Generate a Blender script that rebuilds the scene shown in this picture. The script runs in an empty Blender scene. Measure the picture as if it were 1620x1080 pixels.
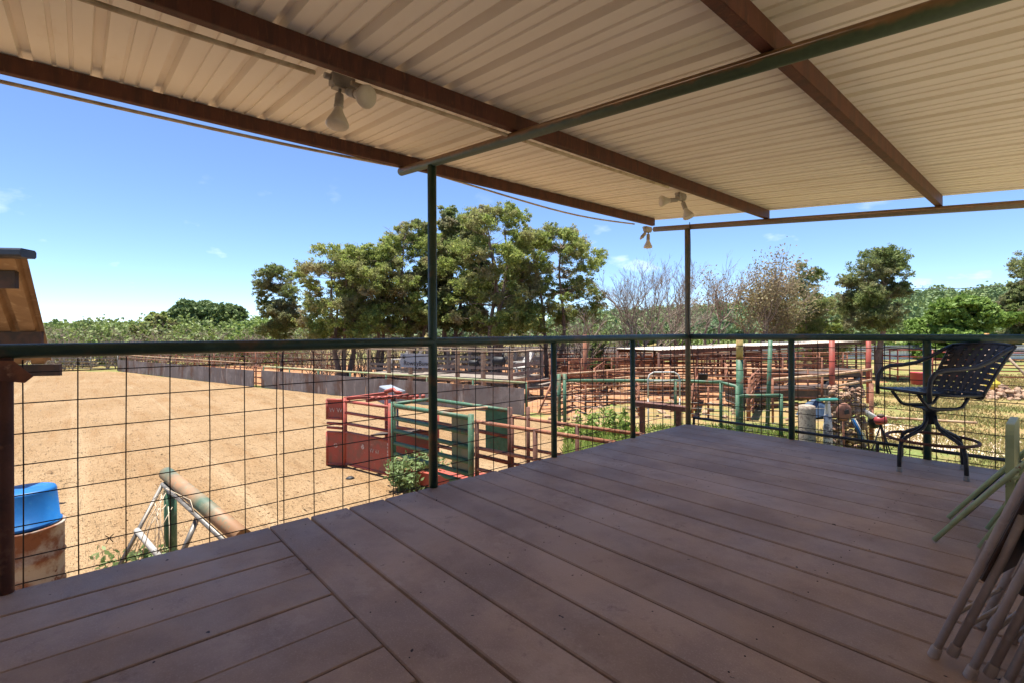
import bpy, math, random
import numpy as np
from mathutils import Vector, Matrix

# ------------------------------------------------------------------ camera, sky, sun
scene = bpy.context.scene
COL = scene.collection
F = 775.0                      # focal length in photo pixels (photo 1620 wide)
HC = 1.26                      # eye height above the deck boards
AX = np.array([880/775, 1.0]); AX /= np.linalg.norm(AX)   # world +y seen from the camera (right, forward)
TX = np.array([AX[1], -AX[0]])                             # world +x
ROLL = -0.0045
VH = 524.0
ZS = -1.5                      # level of the yard below the deck
XW = .34                       # unseen low wall behind the camera

cd = bpy.data.cameras.new('camera'); cam = bpy.data.objects.new('camera', cd); COL.objects.link(cam)
cd.sensor_width = 36; cd.lens = 36*F/1620; cd.shift_y = (VH-540)/1620
cd.clip_start = 0.02; cd.clip_end = 3000
fwd = Vector((TX[1], AX[1], 0)); right = Vector((TX[0], AX[0], 0)); up = Vector((0, 0, 1))
rm = Matrix((right, up, -fwd)).transposed()
rm = rm @ Matrix.Rotation(ROLL, 3, 'Z')
cam.matrix_world = Matrix.Translation((0, 0, HC)) @ rm.to_4x4()
scene.camera = cam

def W(X, Y):
    """camera-plan metres (right, forward) -> world x, y"""
    return (TX[0]*X+TX[1]*Y, AX[0]*X+AX[1]*Y)
def hz(u): return VH+ROLL*(u-810)
def V(u, v, Y):
    x, y = W((u-810)/F*Y, Y); return (x, y, HC-(v-hz(u))*Y/F)
def G(u, v, z=ZS):
    Y = (HC-z)*F/(v-hz(u)); return V(u, v, Y)
def GY(u, Y, z=ZS):
    x, y = W((u-810)/F*Y, Y); return (x, y, z)

SUN_EL = math.radians(79.5)
sx, sy = W(-0.75, 0.66); sn = math.hypot(sx, sy); sx /= sn; sy /= sn
sdir = Vector((sx*math.cos(SUN_EL), sy*math.cos(SUN_EL), math.sin(SUN_EL)))
sl = bpy.data.lights.new('sun', 'SUN'); sl.energy = 2.0; sl.angle = math.radians(.5); sl.color = (1, .95, .87)
so = bpy.data.objects.new('sun', sl); COL.objects.link(so)
so.rotation_euler = (-sdir).to_track_quat('-Z', 'Y').to_euler()

w = bpy.data.worlds.new('World'); scene.world = w; w.use_nodes = True
nt = w.node_tree; nt.nodes.clear()
def N(nt, typ, **kw):
    n = nt.nodes.new(typ)
    for k, v in kw.items():
        if k.startswith('i_'):
            n.inputs[k[2:].replace('_', ' ')].default_value = v
        else: setattr(n, k, v)
    return n
L = nt.links.new
sky = N(nt, 'ShaderNodeTexSky', sky_type='NISHITA', sun_disc=False, sun_elevation=SUN_EL,
        sun_rotation=math.atan2(sx, sy), altitude=1500, air_density=0.75, dust_density=0.25, ozone_density=5.0)
tc = N(nt, 'ShaderNodeTexCoord')
mp = N(nt, 'ShaderNodeMapping'); mp.inputs['Scale'].default_value = (1, 1, 2.2)
L(tc.outputs['Generated'], mp.inputs['Vector'])
cn = N(nt, 'ShaderNodeTexNoise'); cn.inputs['Scale'].default_value = 9.0; cn.inputs['Detail'].default_value = 5
L(mp.outputs[0], cn.inputs['Vector'])
cr = N(nt, 'ShaderNodeValToRGB'); cr.color_ramp.elements[0].position = .63; cr.color_ramp.elements[1].position = .80
L(cn.outputs['Fac'], cr.inputs['Fac'])
sep = N(nt, 'ShaderNodeSeparateXYZ'); L(tc.outputs['Generated'], sep.inputs[0])
lowr = N(nt, 'ShaderNodeMapRange'); lowr.inputs['From Min'].default_value = .30; lowr.inputs['From Max'].default_value = .02
L(sep.outputs['Z'], lowr.inputs['Value'])
mul = N(nt, 'ShaderNodeMath', operation='MULTIPLY'); L(cr.outputs['Color'], mul.inputs[0]); L(lowr.outputs[0], mul.inputs[1])
mul2 = N(nt, 'ShaderNodeMath', operation='MULTIPLY'); L(mul.outputs[0], mul2.inputs[0]); mul2.inputs[1].default_value = .8
cmix = N(nt, 'ShaderNodeMix', data_type='RGBA'); L(mul2.outputs[0], cmix.inputs['Factor'])
L(sky.outputs[0], cmix.inputs['A']); cmix.inputs['B'].default_value = (8.2, 8.4, 8.9, 1)
bg = N(nt, 'ShaderNodeBackground'); bg.inputs['Strength'].default_value = .041
L(cmix.outputs['Result'], bg.inputs['Color'])
wo = N(nt, 'ShaderNodeOutputWorld'); L(bg.outputs[0], wo.inputs['Surface'])
scene.view_settings.view_transform = 'Standard'; scene.view_settings.look = 'None'
scene.view_settings.exposure = 2.6; scene.view_settings.gamma = 1
scene.cycles.max_bounces = 10; scene.cycles.diffuse_bounces = 6

# ------------------------------------------------------------------ materials
MATS = {}
def mat(name, c1, c2=None, c3=None, scale=6, lo=.42, hi=.62, detail=6, rough=.65, metal=0.0, bump=0.0, bscale=40,
        stretch=(1, 1, 1), island=0.0, spec=.4, c3scale=None, c3lo=.55, c3hi=.7, world=False):
    if name in MATS: return MATS[name]
    m = bpy.data.materials.new(name); m.use_nodes = True; t = m.node_tree; t.nodes.clear(); l = t.links.new
    out = N(t, 'ShaderNodeOutputMaterial'); b = N(t, 'ShaderNodeBsdfPrincipled')
    b.inputs['Roughness'].default_value = rough; b.inputs['Metallic'].default_value = metal
    b.inputs['Specular IOR Level'].default_value = spec
    l(b.outputs[0], out.inputs[0])
    tcn = N(t, 'ShaderNodeTexCoord'); mpn = N(t, 'ShaderNodeMapping'); mpn.inputs['Scale'].default_value = stretch
    l(tcn.outputs['Object'], mpn.inputs[0])
    col = None
    rgb = N(t, 'ShaderNodeRGB'); rgb.outputs[0].default_value = (*c1, 1); col = rgb.outputs[0]
    def layer(col, c, sc, a, z):
        n = N(t, 'ShaderNodeTexNoise'); n.inputs['Scale'].default_value = sc; n.inputs['Detail'].default_value = detail
        n.inputs['Roughness'].default_value = .62
        l(mpn.outputs[0], n.inputs['Vector'])
        r = N(t, 'ShaderNodeMapRange', interpolation_type='SMOOTHSTEP')
        r.inputs['From Min'].default_value = a; r.inputs['From Max'].default_value = z
        l(n.outputs['Fac'], r.inputs['Value'])
        mx = N(t, 'ShaderNodeMix', data_type='RGBA'); l(r.outputs[0], mx.inputs['Factor'])
        l(col, mx.inputs['A']); mx.inputs['B'].default_value = (*c, 1)
        return mx.outputs['Result']
    if c2: col = layer(col, c2, scale, lo, hi)
    if c3: col = layer(col, c3, c3scale or scale*3.1, c3lo, c3hi)
    if island:
        gi = N(t, 'ShaderNodeNewGeometry'); mr = N(t, 'ShaderNodeMapRange')
        mr.inputs['To Min'].default_value = 1-island; mr.inputs['To Max'].default_value = 1+island
        l(gi.outputs['Random Per Island'], mr.inputs['Value'])
        h = N(t, 'ShaderNodeHueSaturation'); l(mr.outputs[0], h.inputs['Value']); l(col, h.inputs['Color']); col = h.outputs[0]
    l(col, b.inputs['Base Color'])
    if bump:
        n = N(t, 'ShaderNodeTexNoise'); n.inputs['Scale'].default_value = bscale; n.inputs['Detail'].default_value = 5
        l(mpn.outputs[0], n.inputs['Vector'])
        bn = N(t, 'ShaderNodeBump'); bn.inputs['Strength'].default_value = bump; bn.inputs['Distance'].default_value = .02
        l(n.outputs['Fac'], bn.inputs['Height']); l(bn.outputs[0], b.inputs['Normal'])
    MATS[name] = m; return m

def top_rust_mat(name, c_low, c_top):
    m = bpy.data.materials.new(name); m.use_nodes = True; t = m.node_tree; l = t.links.new; b = t.nodes['Principled BSDF']; b.inputs['Roughness'].default_value = .55
    g = N(t, 'ShaderNodeNewGeometry'); sp = N(t, 'ShaderNodeSeparateXYZ'); l(g.outputs['Normal'], sp.inputs[0])
    tcn = N(t, 'ShaderNodeTexCoord'); n = N(t, 'ShaderNodeTexNoise'); n.inputs['Scale'].default_value = 14; n.inputs['Detail'].default_value = 6; l(tcn.outputs['Object'], n.inputs['Vector'])
    a = N(t, 'ShaderNodeMath', operation='MULTIPLY_ADD'); l(n.outputs['Fac'], a.inputs[0]); a.inputs[1].default_value = 1.2; l(sp.outputs['Z'], a.inputs[2])
    r = N(t, 'ShaderNodeMapRange'); r.inputs['From Min'].default_value = .25; r.inputs['From Max'].default_value = .75; l(a.outputs[0], r.inputs['Value'])
    mx = N(t, 'ShaderNodeMix', data_type='RGBA'); l(r.outputs[0], mx.inputs['Factor']); mx.inputs['A'].default_value = (*c_low, 1); mx.inputs['B'].default_value = (*c_top, 1)
    n2 = N(t, 'ShaderNodeTexNoise'); n2.inputs['Scale'].default_value = 40; l(tcn.outputs['Object'], n2.inputs['Vector'])
    h = N(t, 'ShaderNodeHueSaturation'); l(mx.outputs['Result'], h.inputs['Color']); r2 = N(t, 'ShaderNodeMapRange'); r2.inputs['To Min'].default_value = .7; r2.inputs['To Max'].default_value = 1.3; l(n2.outputs['Fac'], r2.inputs['Value']); l(r2.outputs[0], h.inputs['Value']); l(h.outputs[0], b.inputs['Base Color'])
    return m
def leaf_mat(name, cols, patch=None, pscale=.6, trans=.3):
    m = bpy.data.materials.new(name); m.use_nodes = True; t = m.node_tree; t.nodes.clear(); l = t.links.new
    out = N(t, 'ShaderNodeOutputMaterial')
    gi = N(t, 'ShaderNodeNewGeometry'); r = N(t, 'ShaderNodeValToRGB')
    e = r.color_ramp.elements
    e[0].color = (*cols[0], 1); e[1].color = (*cols[-1], 1)
    for i, c in enumerate(cols[1:-1]):
        x = e.new((i+1)/(len(cols)-1)); x.color = (*c, 1)
    l(gi.outputs['Random Per Island'], r.inputs[0]); col = r.outputs[0]
    if patch:
        tcn = N(t, 'ShaderNodeTexCoord'); n = N(t, 'ShaderNodeTexNoise'); n.inputs['Scale'].default_value = pscale
        n.inputs['Detail'].default_value = 3; l(tcn.outputs['Object'], n.inputs['Vector'])
        mr = N(t, 'ShaderNodeMapRange'); mr.inputs['From Min'].default_value = .45; mr.inputs['From Max'].default_value = .68
        l(n.outputs['Fac'], mr.inputs['Value'])
        mx = N(t, 'ShaderNodeMix', data_type='RGBA'); l(mr.outputs[0], mx.inputs['Factor']); l(col, mx.inputs['A'])
        mx.inputs['B'].default_value = (*patch, 1); col = mx.outputs['Result']
    d = N(t, 'ShaderNodeBsdfPrincipled'); d.inputs['Roughness'].default_value = .6; d.inputs['Specular IOR Level'].default_value = .25
    tr = N(t, 'ShaderNodeBsdfTranslucent'); l(col, d.inputs['Base Color']); l(col, tr.inputs['Color'])
    ms = N(t, 'ShaderNodeMixShader'); ms.inputs[0].default_value = trans
    l(d.outputs[0], ms.inputs[1]); l(tr.outputs[0], ms.inputs[2]); l(ms.outputs[0], out.inputs[0])
    MATS[name] = m; return m

RUST = (.20, .085, .045)
M_green = mat('green_pipe_paint', (.020, .050, .034), (.10, .060, .030), scale=3.5, lo=.52, hi=.70, c3=(.035, .075, .055), c3scale=9, rough=.45, bump=.15, bscale=60)
M_greenrust = mat('green_paint_over_rust', (.045, .062, .036), (.20, .105, .035), scale=5, lo=.42, hi=.62, c3=(.07, .08, .06), rough=.55, bump=.2)
M_ltgreen = mat('light_green_paint', (.055, .135, .078), (.15, .095, .05), scale=6, lo=.50, hi=.68, c3=(.13, .21, .145), c3scale=18, rough=.55, bump=.1)
M_redp = mat('red_oxide_paint', (.36, .068, .045), (.22, .08, .055), scale=4, lo=.42, hi=.66, c3=(.38, .15, .11), c3scale=15, c3lo=.6, c3hi=.72, rough=.55, bump=.1)
M_rust = mat('rusty_pipe', (.27, .105, .055), (.15, .062, .040), scale=6, c3=(.36, .19, .115), rough=.8, bump=.2)
M_rustdark = mat('dark_rusty_steel', (.125, .052, .034), (.075, .034, .026), scale=5, c3=(.19, .09, .055), rough=.75, bump=.15)
M_purlin = mat('red_brown_purlin_primer', (.105, .036, .022), (.068, .026, .018), scale=4, c3=(.16, .06, .032), rough=.6, bump=.08, stretch=(4, 4, .7))
M_tan = mat('tan_weathered_pipe', (.46, .31, .19), (.30, .16, .09), scale=5, c3=(.53, .42, .30), rough=.75, bump=.1)
M_galv = mat('galvanised_pipe', (.24, .225, .205), (.16, .145, .13), scale=12, rough=.5, metal=.4)
M_black = mat('black_powder_coat', (.018, .018, .022), (.03, .03, .035), scale=20, rough=.42)
M_strap = mat('black_vinyl_strap', (.030, .026, .026), (.045, .038, .036), scale=30, rough=.5, island=.12)
M_seatstrap = mat('navy_vinyl_strap', (.045, .060, .10), (.065, .08, .12), scale=30, rough=.4, island=.12)
M_cap = mat('grey_plastic_cap', (.36, .35, .34), (.25, .24, .24), scale=20, rough=.6)
M_sheetm = mat('cream_roof_sheet', (.89, .84, .775), (.86, .80, .73), scale=1.3, c3=(.80, .71, .61), c3scale=5, c3lo=.60, c3hi=.80, rough=.5, stretch=(.35, 1, 1))
M_conduit = mat('cream_conduit', (.60, .50, .37), (.42, .32, .21), scale=8, rough=.6)
M_box = mat('grey_fixture_metal', (.42, .385, .34), (.33, .30, .26), scale=14, rough=.55)
M_bulb = mat('frosted_bulb', (.62, .565, .49), (.55, .50, .42), scale=9, rough=.35)
M_wire = mat('dark_wire', (.022, .015, .013), (.045, .025, .018), scale=12, rough=.6)
M_beige = mat('brown_chair_tube', (.52, .44, .40), (.44, .365, .33), scale=7, c3=(.58, .50, .46), rough=.45)
M_brownpan = mat('dark_brown_chair_panel', (.10, .066, .05), (.13, .085, .066), scale=5, rough=.5)
M_sage = mat('sage_green_enamel', (.44, .53, .30), (.37, .45, .24), scale=5, c3=(.22, .11, .055), c3scale=22, c3lo=.63, c3hi=.68, rough=.42, bump=.05)
M_tealch = mat('dark_teal_enamel', (.015, .06, .07), (.03, .085, .09), scale=5, rough=.4)
M_blue = mat('blue_plastic', (.008, .105, .33), (.012, .135, .40), scale=3, c3=(.03, .15, .34), c3scale=12, rough=.42, bump=.05)
M_barrel = mat('rusted_white_drum', (.40, .34, .275), (.21, .08, .038), scale=3.2, lo=.40, hi=.58, c3=(.17, .062, .03), c3scale=10, c3lo=.58, c3hi=.66, rough=.75, bump=.15)
M_wood = mat('weathered_timber', (.42, .31, .21), (.30, .21, .145), scale=3, c3=(.50, .39, .28), rough=.85, stretch=(1, 1, 6), bump=.15)
M_wooddark = mat('grey_timber', (.24, .20, .165), (.17, .14, .12), scale=4, rough=.9, bump=.2)
M_white = mat('white_plastic', (.60, .57, .53), (.50, .47, .43), scale=6, rough=.5)
M_corr = mat('weathered_corrugated_iron', (.74, .77, .82), (.66, .70, .76), scale=2, c3=(.78, .79, .80), rough=.6)
M_corrtop = mat('white_corrugated_sheet', (.55, .50, .44), (.50, .40, .31), scale=2, rough=.5)
M_signm = mat('grey_ribbed_sign', (.40, .415, .44), (.34, .35, .38), scale=4, rough=.6)
M_blk = mat('black_rubber', (.014, .014, .016), (.025, .025, .028), scale=9, rough=.6)
M_rock = mat('field_stone', (.34, .225, .145), (.24, .13, .08), scale=4, c3=(.46, .36, .27), rough=.9, bump=.3, island=.25)
M_bark = mat('juniper_bark', (.21, .155, .12), (.145, .10, .078), scale=7, c3=(.30, .24, .195), rough=.95, bump=.5, bscale=18, stretch=(1, 1, .3))
M_twig = mat('bare_grey_twig', (.25, .195, .155), (.19, .14, .105), scale=3, c3=(.31, .26, .215), rough=.95)
M_wall = mat('cream_low_wall_siding', (.78, .73, .66), (.70, .64, .56), scale=2, rough=.6)
M_dark = mat('dark_machinery', (.05, .036, .03), (.09, .05, .036), scale=5, rough=.7)
M_orange = mat('orange_yellow_paint', (.42, .22, .05), (.33, .15, .04), scale=5, rough=.6)
M_yellow = mat('yellow_plastic', (.62, .48, .05), (.48, .36, .05), scale=5, rough=.5)
M_redtub = mat('red_plastic', (.42, .05, .065), (.45, .06, .07), scale=5, rough=.45)
M_tarp = mat('blue_tarp', (.03, .055, .10), (.045, .075, .125), scale=4, rough=.6)
M_brownroof = mat('tan_underside_sheet', (.33, .21, .125), (.26, .155, .085), scale=2.5, c3=(.40, .28, .18), rough=.6)
M_ridge = mat('dark_ridge_metal', (.045, .05, .06), (.06, .065, .08), scale=6, rough=.35, metal=.3)
M_letter = mat('black_lettering', (.02, .02, .025), rough=.6)
M_wletter = mat('white_lettering', (.52, .42, .38), (.38, .16, .12), scale=26, lo=.45, hi=.6, rough=.6)
M_concrete = mat('pitted_concrete', (.34, .28, .22), (.20, .155, .125), scale=16, lo=.5, hi=.6, rough=.9, bump=.3)
M_teal = mat('teal_plastic', (.025, .16, .135), (.04, .19, .16), scale=6, rough=.5)
M_enamel = mat('chipped_white_enamel', (.46, .44, .43), (.12, .11, .13), scale=9, lo=.46, hi=.54, rough=.5)

def deck_mat():
    m = bpy.data.materials.new('purple_brown_deck_stain'); m.use_nodes = True; t = m.node_tree; l = t.links.new
    b = t.nodes['Principled BSDF']
    tcn = N(t, 'ShaderNodeTexCoord'); g = N(t, 'ShaderNodeNewGeometry')
    def noise(sc, det=6, st=(1, 1, 1), rough=.6):
        mpn = N(t, 'ShaderNodeMapping'); mpn.inputs['Scale'].default_value = st; l(tcn.outputs['Object'], mpn.inputs[0])
        n = N(t, 'ShaderNodeTexNoise'); n.inputs['Scale'].default_value = sc; n.inputs['Detail'].default_value = det
        n.inputs['Roughness'].default_value = rough; l(mpn.outputs[0], n.inputs['Vector']); return n.outputs['Fac']
    def mr(s, a, z, lo=0, hi=1):
        n = N(t, 'ShaderNodeMapRange', interpolation_type='SMOOTHSTEP'); n.inputs['From Min'].default_value = a; n.inputs['From Max'].default_value = z
        n.inputs['To Min'].default_value = lo; n.inputs['To Max'].default_value = hi; l(s, n.inputs['Value']); return n.outputs[0]
    def mix(f, a, bcol):
        n = N(t, 'ShaderNodeMix', data_type='RGBA'); l(f, n.inputs['Factor'])
        if isinstance(a, tuple): n.inputs['A'].default_value = (*a, 1)
        else: l(a, n.inputs['A'])
        n.inputs['B'].default_value = (*bcol, 1); return n.outputs['Result']
    c = mix(mr(noise(1.3, 6, rough=.65), .36, .64), (.37, .265, .215), (.52, .375, .29))
    c = mix(mr(noise(2.0, 8, rough=.72), .53, .74), c, (.62, .48, .395))     # rubbed, dusty places
    c = mix(mr(noise(4.0, 8, rough=.75), .55, .72), c, (.26, .172, .14))   # darker scuffs
    c = mix(mr(noise(140, 3), .50, .75, 0, .55), c, (.60, .46, .37))        # grit of the anti-slip paint
    c = mix(mr(noise(19, 2), .735, .76), c, (.045, .03, .03))                 # knots and dents
    h = N(t, 'ShaderNodeHueSaturation'); l(c, h.inputs['Color']); l(mr(g.outputs['Random Per Island'], 0, 1, .93, 1.06), h.inputs['Value'])
    l(h.outputs[0], b.inputs['Base Color'])
    l(mr(noise(3, 5), .35, .7, .50, .72), b.inputs['Roughness']); b.inputs['Specular IOR Level'].default_value = .28
    bn = N(t, 'ShaderNodeBump'); bn.inputs['Strength'].default_value = .25; bn.inputs['Distance'].default_value = .004
    l(noise(90, 4), bn.inputs['Height']); l(bn.outputs[0], b.inputs['Normal'])
    return m
M_deck = deck_mat()

def ground_mat(name, base, layers, bumps):
    """base colour; layers: (colour, scale, stretch, lo, hi, max, rot); bumps: (scale, stretch, strength, dist, rot)"""
    m = bpy.data.materials.new(name); m.use_nodes = True; t = m.node_tree; l = t.links.new
    b = t.nodes['Principled BSDF']; b.inputs['Roughness'].default_value = .95; b.inputs['Specular IOR Level'].default_value = .1
    tcn = N(t, 'ShaderNodeTexCoord')
    def noise(sc, st, rot=0, det=7):
        mpn = N(t, 'ShaderNodeMapping'); mpn.inputs['Rotation'].default_value = (0, 0, rot)
        mpn.inputs['Scale'].default_value = st; l(tcn.outputs['Object'], mpn.inputs[0])
        n = N(t, 'ShaderNodeTexNoise'); n.inputs['Scale'].default_value = sc; n.inputs['Detail'].default_value = det
        n.inputs['Roughness'].default_value = .63; l(mpn.outputs[0], n.inputs['Vector']); return n.outputs['Fac']
    rgb = N(t, 'ShaderNodeRGB'); rgb.outputs[0].default_value = (*base, 1); col = rgb.outputs[0]
    for c, sc, st, lo, hi, mx_, rot in layers:
        n = N(t, 'ShaderNodeMapRange', interpolation_type='SMOOTHSTEP'); n.inputs['From Min'].default_value = lo; n.inputs['From Max'].default_value = hi
        n.inputs['To Max'].default_value = mx_; l(noise(sc, st, rot), n.inputs['Value'])
        mx = N(t, 'ShaderNodeMix', data_type='RGBA'); l(n.outputs[0], mx.inputs['Factor']); l(col, mx.inputs['A']); mx.inputs['B'].default_value = (*c, 1)
        col = mx.outputs['Result']
    l(col, b.inputs['Base Color'])
    nrm = None
    for sc, st, stren, dist, rot in bumps:
        bn = N(t, 'ShaderNodeBump'); bn.inputs['Strength'].default_value = stren; bn.inputs['Distance'].default_value = dist
        l(noise(sc, st, rot, 5), bn.inputs['Height'])
        if nrm: l(nrm, bn.inputs['Normal'])
        nrm = bn.outputs[0]
    if nrm: l(nrm, b.inputs['Normal'])
    return m
ROW = math.radians(-35)
M_sand = ground_mat('raked_arena_sand', (.285, .186, .098),
    [((.33, .222, .124), .35, (1, 1, 1), .4, .65, .8, 0), ((.255, .15, .07), 1.2, (.22, 1.6, 1), .48, .70, .75, ROW),
     ((.38, .265, .155), .9, (.15, 1.4, 1), .60, .74, .8, ROW), ((.20, .12, .06), 3.2, (.35, 1.5, 1), .60, .68, .6, ROW), ((.17, .10, .05), 11, (.7, 1.2, 1), .655, .70, .7, ROW), ((.38, .27, .16), .55, (.06, 2.6, 1), .55, .70, .55, ROW)],
    [(1.3, (.08, 2.2, 1), .8, .20, ROW), (4, (.7, 1.3, 1), 1.0, .20, ROW), (20, (1, 1, 1), .6, .03, 0)])
t_ = M_sand.node_tree; b_ = t_.nodes['Principled BSDF']; old = b_.inputs['Normal'].links[0].from_socket
vo = N(t_, 'ShaderNodeTexVoronoi'); vo.inputs['Scale'].default_value = 2.6; tco = N(t_, 'ShaderNodeTexCoord'); t_.links.new(tco.outputs['Object'], vo.inputs['Vector'])
mrv = N(t_, 'ShaderNodeMapRange', interpolation_type='SMOOTHSTEP'); mrv.inputs['From Min'].default_value = .06; mrv.inputs['From Max'].default_value = .30; t_.links.new(vo.outputs['Distance'], mrv.inputs['Value'])
bv = N(t_, 'ShaderNodeBump'); bv.inputs['Strength'].default_value = .8; bv.inputs['Distance'].default_value = .06; t_.links.new(mrv.outputs[0], bv.inputs['Height']); t_.links.new(old, bv.inputs['Normal']); t_.links.new(bv.outputs[0], b_.inputs['Normal'])
M_ground = ground_mat('dry_pasture', (.30, .205, .092),
    [((.15, .19, .055), .28, (1, 1, 1), .46, .62, .9, 0), ((.50, .30, .17), .22, (1, 1, 1), .55, .70, .8, .5), ((.13, .19, .05), 3.0, (1, 1, 1), .48, .62, .75, 0),
     ((.39, .295, .15), 6, (1, 1, 1), .55, .7, .7, 0), ((.24, .17, .085), 12, (1, 1, 1), .58, .68, .7, 0)],
    [(9, (1, 1, 1), .8, .06, 0), (40, (1, 1, 1), .7, .03, 0)])
M_pend = ground_mat('orange_pen_dirt', (.33, .165, .082),
    [((.38, .215, .125), .8, (1, 1, 1), .45, .66, .8, 0), ((.25, .125, .068), 2.0, (1, 1, 1), .52, .68, .7, 0), ((.45, .34, .23), 3.5, (1, 1, 1), .62, .70, .8, 0)],
    [(7, (1, 1, 1), .9, .07, 0), (30, (1, 1, 1), .6, .02, 0)])
M_path = ground_mat('pale_caliche', (.60, .47, .36), [((.50, .37, .26), 2, (1, 1, 1), .5, .7, .8, 0), ((.68, .57, .46), 9, (1, 1, 1), .55, .7, .8, 0)], [(20, (1, 1, 1), .7, .03, 0)])
M_wallsteel = ground_mat('scuffed_plate_steel', (.25, .22, .20),
    [((.38, .345, .315), .9, (1, 1, 1), .48, .66, .8, 0), ((.20, .11, .07), 1.3, (1, 1, .5), .48, .62, .8, 0), ((.50, .44, .38), 3.2, (1, 1, .22), .54, .68, .75, 0), ((.15, .13, .12), 2.5, (1, 1, 1), .58, .72, .6, 0)], [(9, (1, 1, 1), .2, .02, 0)])
M_wallsteel.node_tree.nodes['Principled BSDF'].inputs['Roughness'].default_value = .6

M_leaf_j = leaf_mat('juniper_foliage', [(.12, .17, .045), (.21, .27, .065), (.31, .37, .09), (.43, .47, .15)], patch=(.31, .26, .15), trans=.5, pscale=.55)
M_leaf_j2 = leaf_mat('dark_juniper_foliage', [(.10, .145, .05), (.17, .22, .07), (.26, .31, .10)], patch=(.26, .24, .14), trans=.5, pscale=.6)
M_leaf_b = leaf_mat('sparse_brown_foliage', [(.26, .20, .11), (.20, .20, .075), (.33, .26, .16), (.17, .18, .055)], patch=(.34, .25, .16), pscale=.4)
M_leaf_g = leaf_mat('bright_bush_foliage', [(.13, .22, .045), (.19, .29, .06), (.26, .36, .09)], trans=.35)
M_leaf_w = leaf_mat('far_woodland_foliage', [(.12, .18, .07), (.17, .235, .085), (.23, .29, .11)], patch=(.11, .175, .085), pscale=.035, trans=.2)
M_leaf_l = leaf_mat('oak_thicket_foliage', [(.11, .18, .045), (.18, .26, .06), (.26, .34, .085)], patch=(.21, .23, .10), pscale=.12, trans=.25)
M_weed = leaf_mat('weed_leaves', [(.13, .20, .07), (.21, .29, .11), (.32, .39, .19)], trans=.35)
M_grass = leaf_mat('grass_blades', [(.33, .25, .11), (.17, .21, .05), (.40, .31, .14), (.26, .26, .08)], patch=(.38, .285, .13), pscale=.5, trans=.25)
M_grassg = leaf_mat('green_weed_blades', [(.14, .22, .04), (.22, .30, .06), (.32, .36, .11)], trans=.35)

M_pipebeam = top_rust_mat('green_pipe_rusted_on_top', (.05, .075, .04), (.20, .105, .045))
M_gablepipe = top_rust_mat('weathered_gable_pipe', (.16, .135, .10), (.22, .13, .07))
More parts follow.
